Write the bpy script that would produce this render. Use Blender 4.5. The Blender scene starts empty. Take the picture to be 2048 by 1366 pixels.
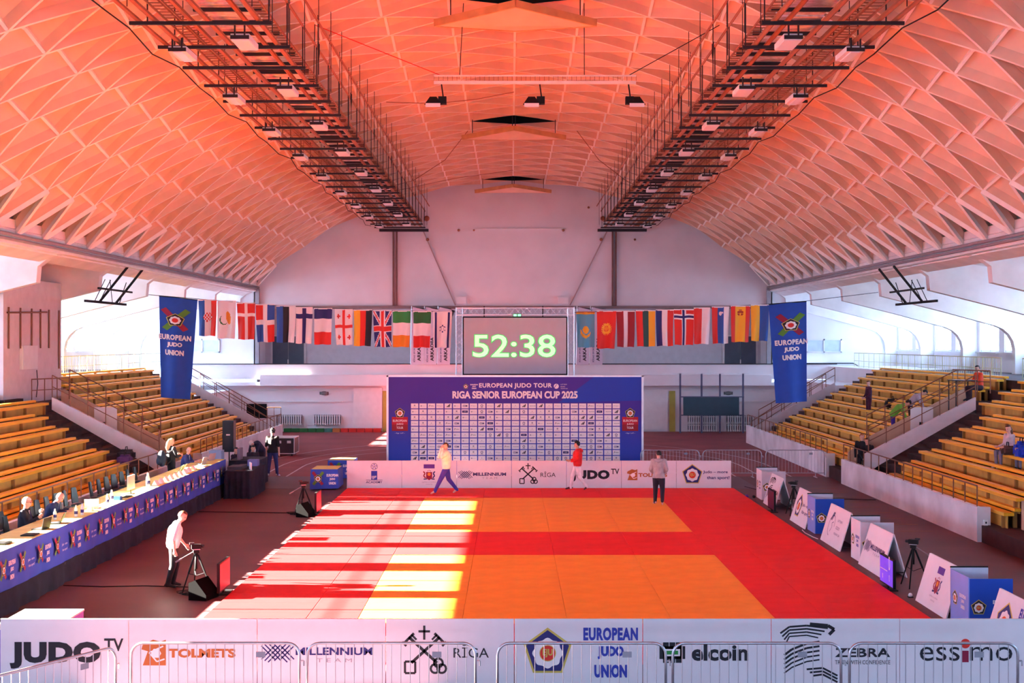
import bpy, bmesh, math, random
from mathutils import Vector, Matrix
PI = math.pi
R_ = random.Random(7)
SC = bpy.context.scene
COL = SC.collection
# ---------------------------------------------------------------- camera, light, exposure
H = 5.35; F = 2640.0
cd = bpy.data.cameras.new('camera'); cam = bpy.data.objects.new('camera', cd); COL.objects.link(cam)
cam.location = (0, 0, H); cam.rotation_euler = (PI/2, 0, 0)
cd.sensor_width = 36; cd.lens = F/2048*36; cd.shift_x = 2/2048; cd.clip_end = 400
SC.camera = cam
SC.view_settings.view_transform = 'Standard'; SC.view_settings.look = 'None'
SC.view_settings.gamma = 1; SC.view_settings.use_curve_mapping = False
SC.view_settings.exposure = 0.28
cy = SC.cycles
cy.max_bounces = 8; cy.diffuse_bounces = 6; cy.glossy_bounces = 3; cy.transmission_bounces = 4
cy.sample_clamp_indirect = 12; cy.use_denoising = True; cy.caustics_reflective = False; cy.caustics_refractive = False
w = bpy.data.worlds.new('sky'); SC.world = w; w.use_nodes = True
wn = w.node_tree; bg = wn.nodes['Background']
tc = wn.nodes.new('ShaderNodeTexCoord'); sx = wn.nodes.new('ShaderNodeSeparateXYZ'); rp = wn.nodes.new('ShaderNodeValToRGB')
wn.links.new(tc.outputs['Generated'], sx.inputs[0]); wn.links.new(sx.outputs['Z'], rp.inputs[0]); wn.links.new(rp.outputs[0], bg.inputs[0])
nv = wn.nodes.new('ShaderNodeVectorMath'); nv.operation = 'DOT_PRODUCT'; nv.inputs[1].default_value = (-.95, .02, .3)
mr = wn.nodes.new('ShaderNodeMapRange'); mr.inputs['From Min'].default_value = -.3; mr.inputs['From Max'].default_value = 1; mr.inputs['To Min'].default_value = 16; mr.inputs['To Max'].default_value = 28   # the sky is brighter towards the sun
wn.links.new(tc.outputs['Generated'], nv.inputs[0]); wn.links.new(nv.outputs['Value'], mr.inputs['Value']); wn.links.new(mr.outputs[0], bg.inputs[1])
rp.color_ramp.elements[0].position = 0.0; rp.color_ramp.elements[0].color = (.50, .70, 1, 1)
rp.color_ramp.elements[1].position = 0.6; rp.color_ramp.elements[1].color = (.36, .58, 1, 1)
bg.inputs[1].default_value = 15.0
sd = bpy.data.lights.new('sun', 'SUN'); sun = bpy.data.objects.new('sun', sd); COL.objects.link(sun)
sd.energy = 285; sd.angle = .006; sd.color = (1, .86, .68)
SUNDIR = Vector((1, -.02, -.32))
sun.rotation_euler = SUNDIR.to_track_quat('-Z', 'Y').to_euler(); sun.location = (-40, 40, 20)
X0 = .12          # the hall's own axis
def portal(name, loc, rot, sx_, sy_):
    l = bpy.data.lights.new(name, 'AREA'); l.shape = 'RECTANGLE'; l.size = sx_; l.size_y = sy_; l.cycles.is_portal = True
    o = bpy.data.objects.new(name, l); COL.objects.link(o); o.location = loc; o.rotation_euler = rot
for s in (-1, 1):
    portal('window_daylight', (X0+s*23.2, 40, 5.9), (0, s*PI/2, 0), 3.0, 84)
portal('end_window_daylight', (X0, -8.6, 3.85), (PI/2, 0, 0), 24, 2.8)
# ---------------------------------------------------------------- materials
M = {}
def mat(name, col, rough=.6, metal=0, var=.06, scale=3, emit=0, bump=0, spec=.4, wood=False):
    if name in M: return M[name]
    m = bpy.data.materials.new(name); m.use_nodes = True; nt = m.node_tree; b = nt.nodes['Principled BSDF']
    b.inputs['Roughness'].default_value = rough; b.inputs['Metallic'].default_value = metal
    b.inputs['Specular IOR Level'].default_value = spec
    c = tuple(col)+(1,)
    if var:
        t = nt.nodes.new('ShaderNodeTexCoord'); n = nt.nodes.new('ShaderNodeTexNoise'); n.inputs['Scale'].default_value = scale
        n.inputs['Detail'].default_value = 4
        mp = nt.nodes.new('ShaderNodeMapping')
        if wood: mp.inputs['Scale'].default_value = (14, .5, 14)
        nt.links.new(t.outputs['Object'], mp.inputs[0]); nt.links.new(mp.outputs[0], n.inputs[0])
        r = nt.nodes.new('ShaderNodeValToRGB'); r.color_ramp.elements[0].position = .3; r.color_ramp.elements[1].position = .7
        r.color_ramp.elements[0].color = tuple(max(0, x*(1-var*1.6)) for x in col)+(1,)
        r.color_ramp.elements[1].color = tuple(min(1, x*(1+var)) for x in col)+(1,)
        nt.links.new(n.outputs[0], r.inputs[0]); nt.links.new(r.outputs[0], b.inputs['Base Color'])
        if bump:
            bp = nt.nodes.new('ShaderNodeBump'); bp.inputs['Strength'].default_value = bump; bp.inputs['Distance'].default_value = .02
            nt.links.new(n.outputs[0], bp.inputs['Height']); nt.links.new(bp.outputs[0], b.inputs['Normal'])
    else: b.inputs['Base Color'].default_value = c
    if emit:
        b.inputs['Emission Color'].default_value = c; b.inputs['Emission Strength'].default_value = emit
    M[name] = m; return m
def glass():
    m = bpy.data.materials.new('window_glass'); m.use_nodes = True; nt = m.node_tree
    for n in list(nt.nodes):
        if n.type == 'BSDF_PRINCIPLED': nt.nodes.remove(n)
    o = [n for n in nt.nodes if n.type == 'OUTPUT_MATERIAL'][0]
    t = nt.nodes.new('ShaderNodeBsdfTransparent'); g = nt.nodes.new('ShaderNodeBsdfGlossy'); g.inputs['Roughness'].default_value = .05
    x = nt.nodes.new('ShaderNodeMixShader'); x.inputs[0].default_value = .05
    t.inputs[0].default_value = (.97, .98, 1, 1)
    nt.links.new(t.outputs[0], x.inputs[1]); nt.links.new(g.outputs[0], x.inputs[2]); nt.links.new(x.outputs[0], o.inputs[0]); return m
GLASS = glass()
plaster = mat('painted_plaster', (.80, .78, .80), .8, var=.04, scale=.6)
concrete_w = mat('whitewashed_concrete', (.84, .82, .80), .85, var=.06, scale=1.2)
ribm = mat('rib_lit_tint', (.93, .87, .80), .8, var=.03)  # rib concrete whitened so the undersides look lit against the coffers
shellm = mat('vault_bounce_tint', (.82, .57, .42), .85, var=.07, scale=1.1)  # orange bounce light from the mat put into the concrete's colour
steel = mat('brown_steel', (.34, .13, .07), .6, .3)
dsteel = mat('dark_steel', (.03, .025, .03), .5, .4)
foam = mat('black_foam', (.002, .002, .0025), .9, spec=.05)
galv = mat('galvanised_steel', (.52, .54, .60), .35, .8, var=.08, scale=8)
alum = mat('aluminium_truss', (.75, .75, .78), .35, .6)
pine = mat('varnished_pine', (1.0, .50, .025), .4, var=.14, scale=2, wood=True, bump=.1)
board = mat('bench_board', (.62, .35, .07), .7, var=.12, scale=2)
rail = mat('handrail_brown_paint', (.22, .09, .05), .5, .2)
darkstep = mat('dark_step_paint', (.045, .018, .018), .8, var=.2)
white = mat('white_board', (.80, .80, .84), .5, var=.02)
offwhite = mat('white_paint', (.78, .78, .78), .5, var=.03)
black = mat('black_plastic', (.008, .008, .009), .6, spec=.2)
blackc = mat('black_cloth', (.012, .014, .03), .9, var=.3, scale=4)
bluec = mat('blue_cloth', (.03, .085, .52), .7, var=.1, scale=1.5)
blueb = mat('blue_board', (.01, .07, .48), .4, var=.03)
navy = mat('print_navy', (.02, .02, .16), .6, var=0)
blueprint = mat('print_blue', (.03, .05, .42), .6, var=0)
gold = mat('print_gold', (.62, .50, .10), .6, var=0)
red = mat('print_red', (.72, .03, .02), .6, var=0)
wht = mat('print_white', (.88, .88, .88), .6, var=0)
blk = mat('print_black', (.012, .012, .02), .6, var=0)
brown = mat('print_orange_brown', (.45, .14, .03), .6, var=0)
green = mat('print_green', (.03, .30, .06), .6, var=0)
grey = mat('print_grey', (.35, .36, .42), .6, var=0)
maroon = mat('print_maroon', (.30, .01, .05), .6, var=0)
orange = mat('print_orange', (.85, .30, .02), .6, var=0)
purple = mat('print_purple', (.09, .03, .30), .6, var=0)
skyb = mat('print_sky_blue', (.12, .45, .62), .6, var=0)
sblue = mat('print_mid_blue', (.02, .10, .42), .6, var=0)
yellow = mat('print_yellow', (.90, .50, .03), .6, var=0)
dgreen = mat('print_dark_green', (.02, .16, .04), .6, var=0)
dkred = mat('print_dark_red', (.30, .01, .02), .6, var=0)
dkolive = mat('print_dark_teal', (.02, .09, .08), .6, var=0)
# ---------------------------------------------------------------- mesh helpers
class MB:
    def __init__(s): s.v = []; s.f = []; s.m = []; s.sm = []
    def add(s, vs, fs, mi=0, smooth=False):
        n = len(s.v); s.v += [tuple(p) for p in vs]
        for f in fs: s.f.append(tuple(i+n for i in f)); s.m.append(mi); s.sm.append(smooth)
        return s
    def box(s, x0, x1, y0, y1, z0, z1, mi=0):
        return s.add([(x0,y0,z0),(x1,y0,z0),(x1,y1,z0),(x0,y1,z0),(x0,y0,z1),(x1,y0,z1),(x1,y1,z1),(x0,y1,z1)],
                     [(0,3,2,1),(4,5,6,7),(0,1,5,4),(1,2,6,5),(2,3,7,6),(3,0,4,7)], mi)
    def hexa(s, pts, mi=0):   # 4 bottom + 4 top points
        return s.add(pts, [(0,3,2,1),(4,5,6,7),(0,1,5,4),(1,2,6,5),(2,3,7,6),(3,0,4,7)], mi)
    def tube(s, p, q, r, n=6, r2=None, mi=0, cap=True):
        return s.path([p, q], [r, r if r2 is None else r2], n, mi, cap)
    def path(s, pts, r, n=6, mi=0, cap=True, flat=(1, 1)):
        pts = [Vector(p) for p in pts]; k = len(pts)
        if not isinstance(r, (list, tuple)): r = [r]*k
        d0 = (pts[1]-pts[0]).normalized()
        up = Vector((0,0,1)) if abs(d0.z) < .9 else Vector((0,1,0))
        a = d0.cross(up).normalized(); vs = []
        for i, p in enumerate(pts):
            d = (pts[min(i+1,k-1)]-pts[max(i-1,0)]).normalized()
            a = (a-d*a.dot(d)).normalized(); b = d.cross(a)
            for j in range(n):
                t = 2*PI*(j+.5)/n; vs.append(p+(a*math.cos(t)*flat[0]+b*math.sin(t)*flat[1])*r[i])
        fs = [(i*n+j, i*n+(j+1)%n, (i+1)*n+(j+1)%n, (i+1)*n+j) for i in range(k-1) for j in range(n)]
        if cap: fs += [tuple(range(n-1,-1,-1)), tuple(range((k-1)*n, k*n))]
        return s.add(vs, fs, mi, n > 6)
    def bar(s, p, q, w, h=None, mi=0):      # square section bar
        h = h or w; p = Vector(p); q = Vector(q); d = (q-p).normalized()
        up = Vector((0,0,1)) if abs(d.z) < .95 else Vector((0,1,0))
        a = d.cross(up).normalized()*w/2; b = a.cross(d).normalized()*h/2
        return s.add([p-a-b,p+a-b,p+a+b,p-a+b,q-a-b,q+a-b,q+a+b,q-a+b],
                     [(0,1,2,3),(7,6,5,4),(0,4,5,1),(1,5,6,2),(2,6,7,3),(3,7,4,0)], mi)
    def ball(s, c, r, nu=10, nv=7, mi=0):
        if not isinstance(r, (list, tuple)): r = (r, r, r)
        vs = [(c[0], c[1], c[2]-r[2])]
        for i in range(1, nv):
            a = -PI/2+PI*i/nv
            for j in range(nu):
                t = 2*PI*j/nu; vs.append((c[0]+r[0]*math.cos(a)*math.cos(t), c[1]+r[1]*math.cos(a)*math.sin(t), c[2]+r[2]*math.sin(a)))
        vs.append((c[0], c[1], c[2]+r[2])); e = len(vs)-1
        fs = [(0, 1+(j+1)%nu, 1+j) for j in range(nu)]
        fs += [(1+i*nu+j, 1+i*nu+(j+1)%nu, 1+(i+1)*nu+(j+1)%nu, 1+(i+1)*nu+j) for i in range(nv-2) for j in range(nu)]
        fs += [(e, 1+(nv-2)*nu+j, 1+(nv-2)*nu+(j+1)%nu) for j in range(nu)]
        return s.add(vs, fs, mi, True)
    def lathe(s, c, prof, n=10, mi=0):
        vs = []; k = len(prof)
        for r, z in prof:
            for j in range(n): t = 2*PI*j/n; vs.append((c[0]+r*math.cos(t), c[1]+r*math.sin(t), c[2]+z))
        fs = [(i*n+j, i*n+(j+1)%n, (i+1)*n+(j+1)%n, (i+1)*n+j) for i in range(k-1) for j in range(n)]
        fs += [tuple(range(n-1,-1,-1)), tuple(range((k-1)*n, k*n))]
        return s.add(vs, fs, mi, True)
    def prismxz(s, poly, y0, y1, mi=0):     # polygon in XZ, extruded along Y
        n = len(poly); vs = [(x, y0, z) for x, z in poly]+[(x, y1, z) for x, z in poly]
        fs = [tuple(range(n)), tuple(range(2*n-1, n-1, -1))]+[(i, i+n, (i+1)%n+n, (i+1)%n) for i in range(n)]
        return s.add(vs, fs, mi)
    def prism(s, poly, z0, z1, mi=0):
        n = len(poly); vs = [(x, y, z0) for x, y in poly]+[(x, y, z1) for x, y in poly]
        fs = [tuple(range(n-1,-1,-1)), tuple(range(n, 2*n))]+[(i, (i+1)%n, (i+1)%n+n, i+n) for i in range(n)]
        return s.add(vs, fs, mi)
    def mesh(s, name, mats, off=(0,0,0)):
        me = bpy.data.meshes.new(name)
        me.from_pydata([(v[0]-off[0], v[1]-off[1], v[2]-off[2]) for v in s.v], [], s.f)
        for m in (mats if isinstance(mats, (list, tuple)) else [mats]): me.materials.append(m)
        me.polygons.foreach_set('material_index', s.m); me.polygons.foreach_set('use_smooth', s.sm)
        me.update(); return me
    def build(s, name, mats, parent=None, loc=None):
        if parent is not None and loc is None: me = s.mesh(name, mats, parent.location)
        elif loc is not None: me = s.mesh(name, mats, loc)
        else: me = s.mesh(name, mats)
        o = bpy.data.objects.new(name, me); COL.objects.link(o)
        if parent is not None: o.parent = parent
        elif loc is not None: o.location = loc
        return o
def ob(name, me, parent=None, loc=(0,0,0), rot=(0,0,0)):
    o = bpy.data.objects.new(name, me); COL.objects.link(o); o.location = loc; o.rotation_euler = rot
    if parent is not None: o.parent = parent
    return o
def tag(o, label=None, cat=None, group=None, kind=None):
    if label: o['label'] = label
    if cat: o['category'] = cat
    if group: o['group'] = group
    if kind: o['kind'] = kind
    return o
def thing(name, label, cat, loc=(0,0,0), rz=0, group=None):
    o = bpy.data.objects.new(name, None); COL.objects.link(o); o.empty_display_size = .2
    o.location = loc; o.rotation_euler = (0, 0, rz); return tag(o, label, cat, group)
def copy_tree(o, loc=None, rz=None, label=None, parent=None, kids=None):
    kids = kids or KIDS(o)
    c = o.copy(); COL.objects.link(c)
    if parent is not None: c.parent = parent
    for ch in kids[0].get(o, []): copy_tree(ch, parent=c, kids=kids)
    if loc is not None: c.location = loc
    if rz is not None: c.rotation_euler = (0, 0, rz)
    if label: c['label'] = label
    return c
def KIDS(root):
    d = {}
    for x in COL.objects:
        if x.parent is not None: d.setdefault(x.parent, []).append(x)
    return (d,)
def struct(name, mb, m, parent=None):
    o = mb.build(name, m, parent)
    if parent is None: o['kind'] = 'structure'
    return o
# ---------------------------------------------------------------- flat print (text, logos)
_tc = {}
def text2d(s, bold=0, sp=1.0):
    k = (s, bold, sp)
    if k in _tc: return _tc[k]
    c = bpy.data.curves.new('t', 'FONT'); c.body = s; c.size = 1; c.offset = bold; c.space_character = sp; c.resolution_u = 3
    c.align_x = 'CENTER'; c.align_y = 'CENTER'
    o = bpy.data.objects.new('t', c); COL.objects.link(o)
    dg = bpy.context.evaluated_depsgraph_get(); dg.update()
    me = bpy.data.meshes.new_from_object(o.evaluated_get(dg))
    vs = [(v.co.x, v.co.y) for v in me.vertices]; fs = [tuple(p.vertices) for p in me.polygons]
    bpy.data.objects.remove(o); bpy.data.curves.remove(c); bpy.data.meshes.remove(me)
    xs = [v[0] for v in vs]; ys = [v[1] for v in vs]
    bx = (min(xs), max(xs), min(ys), max(ys)); _tc[k] = (vs, fs, bx); return _tc[k]
class PR:
    """flat print: 2-D shapes with a material and a layer, mapped on to a surface"""
    def __init__(s): s.items = []
    def poly(s, pts, m, L=1): s.items.append((list(pts), [tuple(range(len(pts)))], m, L)); return s
    def rect(s, x0, x1, y0, y1, m, L=1): return s.poly([(x0,y0),(x1,y0),(x1,y1),(x0,y1)], m, L)
    def disc(s, cx, cy, r, m, L=1, n=20, ry=None): return s.poly([(cx+r*math.cos(2*PI*i/n), cy+(ry or r)*math.sin(2*PI*i/n)) for i in range(n)], m, L)
    def ring(s, cx, cy, r0, r1, m, L=1, n=24, a0=0, a1=2*PI, sy=1):
        v = []
        for i in range(n+1):
            t = a0+(a1-a0)*i/n; c, d = math.cos(t), math.sin(t)*sy; v += [(cx+r0*c, cy+r0*d), (cx+r1*c, cy+r1*d)]
        s.items.append((v, [(2*i, 2*i+1, 2*i+3, 2*i+2) for i in range(n)], m, L)); return s
    def line(s, pts, w, m, L=1):
        for (a, b), (c, d) in zip(pts[:-1], pts[1:]):
            l = math.hypot(c-a, d-b) or 1; nx, ny = -(d-b)/l*w/2, (c-a)/l*w/2
            s.poly([(a-nx,b-ny),(c-nx,d-ny),(c+nx,d+ny),(a+nx,b+ny)], m, L)
        return s
    def text(s, t, cx, cy, w, h, m, bold=0, L=2, sp=1.0, shear=0):
        vs, fs, b = text2d(t, bold, sp); kx = w/(b[1]-b[0]); ky = h/(b[3]-b[2])
        s.items.append(([(cx+(x-(b[0]+b[1])/2)*kx+shear*(y-(b[2]+b[3])/2)*ky, cy+(y-(b[2]+b[3])/2)*ky) for x, y in vs], fs, m, L)); return s
    def sub(s, o, x=0, y=0, k=1, ky=None, dL=0):
        for vs, fs, m, L in o.items: s.items.append(([(x+a*k, y+b*(ky or k)) for a, b in vs], fs, m, L+dL))
        return s
    def mesh(s, name, o, u, v, lift=.002, off=(0,0,0)):
        o = Vector(o)-Vector(off); u = Vector(u); v = Vector(v); n = u.cross(v).normalized()
        mb = MB(); mats = []
        for vs, fs, m, L in s.items:
            if m not in mats: mats.append(m)
            mb.add([o+u*a+v*b+n*(lift*L+.001) for a, b in vs], fs, mats.index(m))
        return mb.mesh(name, mats)
    def put(s, name, parent, o, u, v, lift=.002, world=True):
        off = parent.location if (world and parent is not None) else (0,0,0)
        return ob(name, s.mesh(name, o, u, v, lift, off), parent)
def pentagon(r, cx=0, cy=0): return [(cx+r*math.sin(2*PI*i/5), cy+r*math.cos(2*PI*i/5)) for i in range(5)][::-1]
def L_emblem(big=True):
    p = PR(); p.poly(pentagon(.5), gold, 1).poly(pentagon(.45), blk if not big else navy, 2)
    p.poly([((.29+.018*math.cos(8*t))*math.cos(t), (.29+.018*math.cos(8*t))*math.sin(t)-.01) for t in [2*PI*i/48 for i in range(48)]], wht, 3)
    p.disc(0, -.01, .165, red, 4)
    p.ring(0, -.01, .15, .165, gold, 5)
    p.text('EJU', 0, -.01, .2, .17, gold, .03, 5); return p
def L_union(m, w=1.0):
    p = PR()
    p.text('EUROPEAN', 0, .34, w, .24, m, .05, sp=1.12).text('JUDO', 0, 0, w*.48, .24, m, .06).text('UNION', 0, -.34, w*.6, .24, m, .06); return p
def L_cross():
    p = PR()
    def band(a, r0, r1, m):
        c, s_ = math.cos(a), math.sin(a); nx, ny = -s_*.16, c*.16
        p.poly([(c*r0-nx, s_*r0-ny), (c*r1-nx, s_*r1-ny), (c*r1+nx, s_*r1+ny), (c*r0+nx, s_*r0+ny)], m, 1)
    band(math.radians(52), 0, .95, dkgreen2); band(math.radians(232), 0, .85, dkgreen2)
    band(math.radians(128), 0, .95, maroon); band(math.radians(308), 0, .85, maroon)
    p.sub(L_emblem(False), 0, 0, .95, dL=1); return p
dkgreen2 = mat('print_leaf_green', (.10, .28, .03), .6, var=0)
def L_judotv():
    p = PR(); p.text('JUDO', -.14, -.04, 1.42, .42, blk, .065, sp=1.1).text('TV', .77, .12, .3, .2, blk, .02); return p
def L_tolmets():
    p = PR(); p.poly([(-.78,.12),(-.62,.2),(-.5,.17),(-.42,.2),(-.42,-.2),(-.78,-.2),(-.7,.02),(-.8,.05)], brown, 1)
    p.line([(-.46,.1),(-.68,.0),(-.56,-.14),(-.44,-.1)], .022, wht, 2).disc(-.57, -.01, .08, wht, 3, 6)
    p.text('TOLMETS', .14, -.01, 1.05, .14, brown, .045); return p
def L_mill(two=True):
    p = PR(); cx = -.68
    for k in range(-2, 3):
        o_ = k*.075; L_ = .2-abs(k)*.03
        p.line([(cx+o_-L_*.75, -o_*.0-L_*.75-o_*-1*0+o_*0), (cx+o_+L_*.75-o_*0, L_*.75)], .02, navy)
        p.line([(cx+o_-L_*.75, L_*.75), (cx+o_+L_*.75, -L_*.75)], .02, navy)
    p.text('MILLENNIUM', .2, .02, 1.2, .12, navy, .03).text('T E A M', .2, -.12, .55, .06, grey, 0); return p
def L_riga():
    p = PR(); cx = -.4
    p.line([(cx, .42), (cx, .2)], .035, blk).line([(cx-.09, .33), (cx+.09, .33)], .035, blk)
    for s in (-1, 1):
        p.line([(cx-s*.2, -.16), (cx+s*.24, .24)], .045, blk)
        p.line([(cx+s*.16, .3), (cx+s*.3, .16)], .04, blk).line([(cx+s*.12, .2), (cx+s*.2, .28)], .03, blk).line([(cx+s*.28, .1), (cx+s*.34, .17)], .035, blk)
    p.line([(cx-.3,-.14),(cx-.14,-.14),(cx-.14,-.32),(cx-.3,-.32),(cx-.3,-.14)], .035, blk)
    for a in (90, 210, 330): p.ring(cx+.22+.06*math.cos(math.radians(a)), -.22+.06*math.sin(math.radians(a)), .05, .085, blk, 1, 14)
    p.text('RĪGA', .33, .02, .55, .2, blk, 0); return p
def L_elcoin():
    p = PR()
    for x in (-.64, -.54, -.44): p.rect(x-.045, x+.045, -.16, .16, blk)
    p.rect(-.74, -.34, -.1, .1, blk).rect(-.66, -.42, -.055, .055, wht, 2).rect(-.63, -.45, -.03, .03, green, 3)
    p.text('elcoin', .2, .0, .88, .26, blk, .035); return p
def L_zebra():
    p = PR()
    for k in range(4):
        y = .42-k*.05; p.line([(-.86+k*.03, y-.12), (-.72, y-.02), (-.45, y), (-.12-k*.05, y-.04)], .03-.003*k, blk)
    p.line([(-.1,.28),(-.02,.36),(-.12,.42),(-.4,.445)], .05, blk)
    for k in range(5):
        y = .12-k*.07; p.line([(-.8, y-.16), (-.68, y-.07), (-.45, y+.02), (-.25, y+.05)], .035-.003*k, blk)
    for k in range(3):
        y = -.26-k*.05; p.line([(-.45+k*.05, y), (-.2, y+.02), (.03, y-.1)], .03, blk)
    p.text('ZEBRA', .42, .0, .86, .14, blk, .03).text('TRAIN WITH CONFIDENCE', .42, -.15, .86, .065, blk, 0); return p
def L_essimo():
    p = PR(); p.text('ess', -.38, -.02, .62, .22, blk, 0).text('mo', .42, -.02, .66, .22, blk, 0)
    p.rect(-.03, .07, -.15, .03, maroon, 2).disc(.02, .14, .075, red, 2); return p
def L_academy():
    p = PR(); p.ring(0, .3, .1, .13, grey, 1).disc(0, .3, .035, grey, 1)
    for i in range(5): t = 2*PI*i/5+.3; p.disc(.07*math.cos(t), .3+.07*math.sin(t), .022, blueprint, 2, 8)
    p.rect(-.11, .11, -.18, .14, blueprint, 1).text('IJF', 0, -.1, .17, .12, wht, .02, 3).rect(-.3, .3, -.2, -.185, navy, 1)
    p.text('ACADEMY', 0, -.27, .6, .08, navy, .015); return p
def L_ministry():
    p = PR(); p.rect(-.2, .2, .23, .38, purple, 1)
    p.rect(-.11, .11, -.13, .1, maroon, 2).poly([(-.11,-.13),(0,-.2),(.11,-.13)], maroon, 2).disc(0, .02, .06, orange, 3, 12)
    for s in (-1, 1):
        p.line([(s*.13,-.12),(s*.2,-.04),(s*.15,.05),(s*.21,.12)], .045, navy if s > 0 else dkred, 1)
        p.line([(s*.08,-.15),(s*.2,-.16)], .04, navy, 1)
    for i in (-1, 0, 1): p.disc(i*.05, .14+.02*(i==0), .018, maroon, 2, 5)
    p.text('Izglītības un zinātnes', 0, -.27, .52, .05, grey, 0).text('ministrija', 0, -.35, .24, .05, grey, 0); return p
def L_more(k=1.0):
    p = PR(); p.sub(L_emblem(), -.42, 0, .78)
    p.text('Judo – more', .42, .09, .9, .13, navy, .02, shear=0).text('than sport!', .52, -.12, .82, .14, navy, .02); return p
def L_fed():
    p = PR(); p.ring(-.4, -.02, .28, .3, navy, 1, 28, .0, 4.6)
    for k in range(3): p.line([(-.62+k*.06, .12), (-.45+k*.06, .36)], .03, navy, 2)
    p.line([(-.42,-.2),(-.3,-.05),(-.4,.05),(-.25,.1)], .02, navy, 2)
    p.text('LATVIJAS', .35, .18, .5, .09, navy, 0).text('DŽUDO', .3, 0, .38, .1, navy, 0).text('FEDERĀCIJA', .37, -.18, .6, .09, navy, 0); return p
def L_eju():
    p = PR(); p.sub(L_emblem(), -.48, 0, .78); p.sub(L_union(blueprint, 1.0), .5, 0, .85); return p

ORD = ['first', 'second', 'third', 'fourth', 'fifth', 'sixth', 'seventh', 'eighth', 'ninth', 'tenth', 'eleventh', 'twelfth', 'thirteenth', 'fourteenth', 'fifteenth', 'sixteenth', 'seventeenth', 'eighteenth', 'nineteenth']
# ================================================================ SETTING
RV = 22.1; ZC = 14.75-RV; PITCH = 2.236; DTH = .085; YN = 41.44
def arc(th, h=0): return (X0+(RV+h)*math.sin(th), ZC+(RV+h)*math.cos(th))
YE = 78.4         # end wall
floorm = mat('hall_floor', (.115, .042, .048), .55, var=.18, scale=.5)
floorg = mat('hall_floor_grey', (.10, .07, .095), .5, var=.15, scale=.4)
trackm = mat('track_floor', (.24, .045, .05), .6, var=.15, scale=.6)
fl = struct('floor', MB().box(-24, 24.2, -9, 52.3, -.3, 0), floorm)
tr = struct('floor_track', MB().box(-24, 24.2, 52.3, 82, -.3, 0), trackm)
struct('floor_strip', MB().box(-9.6, 9.0, 47.95, 52.3, 0, .004), floorg)
linem = mat('line_paint', (.62, .55, .58), .6, var=.1)
for a, b in ((8.9, 10.0), (9.9, 12.3), (11.1, 15.0)):
    for s in (-1, 1):
        pts = [(s*a, 52.3), (s*a, 56.5)]+[(s*a*math.cos(t), 56.5+b*math.sin(t)) for t in [PI/2*i/20 for i in range(1, 21)]]
        mb = MB()
        for (x, y), (x2, y2) in zip(pts[:-1], pts[1:]):
            l = math.hypot(x2-x, y2-y) or 1; nx, ny = -(y2-y)/l*.035, (x2-x)/l*.035
            mb.add([(x-nx,y-ny,.004),(x2-nx,y2-ny,.004),(x2+nx,y2+ny,.004),(x+nx,y+ny,.004)], [(0,1,2,3)])
        o = mb.build('lane_line', linem, tr)
for s in (1,):
    for i in range(9):
        MB().box(10.9, 11.9, 37.2+i*1.35, 37.26+i*1.35, 0, .004).build('floor_mark', mat('mark_ochre', (.25,.13,.06)), fl)
# vault back shell
NS = 36; A = .80
def shell_strip(y0, y1, h, t=.15):  # side panels of the blue boxes, lightened as the lit face
    mb = MB(); vs = []
    for i in range(NS+1):
        th = -A+2*A*i/NS
        for hh in (h, h+t):
            x, z = arc(th, hh); vs += [(x, y0, z), (x, y1, z)]
    fs = []
    for i in range(NS):  # white boxes: front panel greyed as the shaded face, side left white
        a = i*4; b = a+4
        fs += [(a, a+1, b+1, b), (a+2, b+2, b+3, a+3)]
    return mb.add(vs, fs, 0, True)
struct('ceiling', shell_strip(-9, YE+3.5, .99), mat('roof_shell', (.42, .30, .24), .9, var=.2, scale=1))
ceil = bpy.data.objects['ceiling']
# coffers
def coffer():
    mb = MB(); nu, nv = 8, 6
    def P(u, v, h):
        th = u*DTH; return ((RV+h)*math.sin(th), v*PITCH/2, (RV+h)*math.cos(th))
    LIP, RISE = .26, .68
    # rib undersides, rib webs
    cor = [(1,0),(0,1),(-1,0),(0,-1)]; n = 4; rings = []
    for w, h in ((0, 0), (.048, 0), (.05, LIP)):
        r = []
        for q in range(4):
            (u0, v0), (u1, v1) = cor[q], cor[(q+1)%4]
            for i in range(n): t = i/n; r.append(P((1-w)*(u0+(u1-u0)*t), (1-w)*(v0+(v1-v0)*t), h))
        rings.append(r)
    N = 4*n
    mb.add(rings[0]+rings[1], [(j, N+j, N+(j+1)%N, (j+1)%N) for j in range(N)], 1)
    mb.add(rings[1]+rings[2], [(j, N+j, N+(j+1)%N, (j+1)%N) for j in range(N)], 0)
    # folded shell with a soft ridge along the long diagonal
    vs = []
    for i in range(nu+1):
        u = (-1+2*i/nu)*.95
        for j in range(nv+1):
            q = -1+2*j/nv; v = q*(.95-abs(u)); t = 1-abs(q)
            vs.append(P(u, v, LIP+RISE*((.95-abs(u))/.95)**.7*math.sin(t*PI/2)))
    mb.add(vs, [(i*(nv+1)+j, i*(nv+1)+j+1, (i+1)*(nv+1)+j+1, (i+1)*(nv+1)+j) for i in range(nu) for j in range(nv)], 0, True)
    # the short beam from node to node
    pl = [(-.95, .0), (-.45, .48), (.45, .48), (.95, .0)]
    for (v0, h0), (v1, h1) in zip(pl[:-1], pl[1:]):
        w_ = .02
        lo = [P(-w_, v0, h0), P(w_, v0, h0), P(w_, v1, h1), P(-w_, v1, h1)]
        hi = [P(-w_, v0, h0+.27), P(w_, v0, h0+.27), P(w_, v1, h1+.27), P(-w_, v1, h1+.27)]
        mb.hexa(lo+hi, 1)
    return mb
cm = coffer(); cme = cm.mesh('roof_panel', [shellm, ribm])
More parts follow.
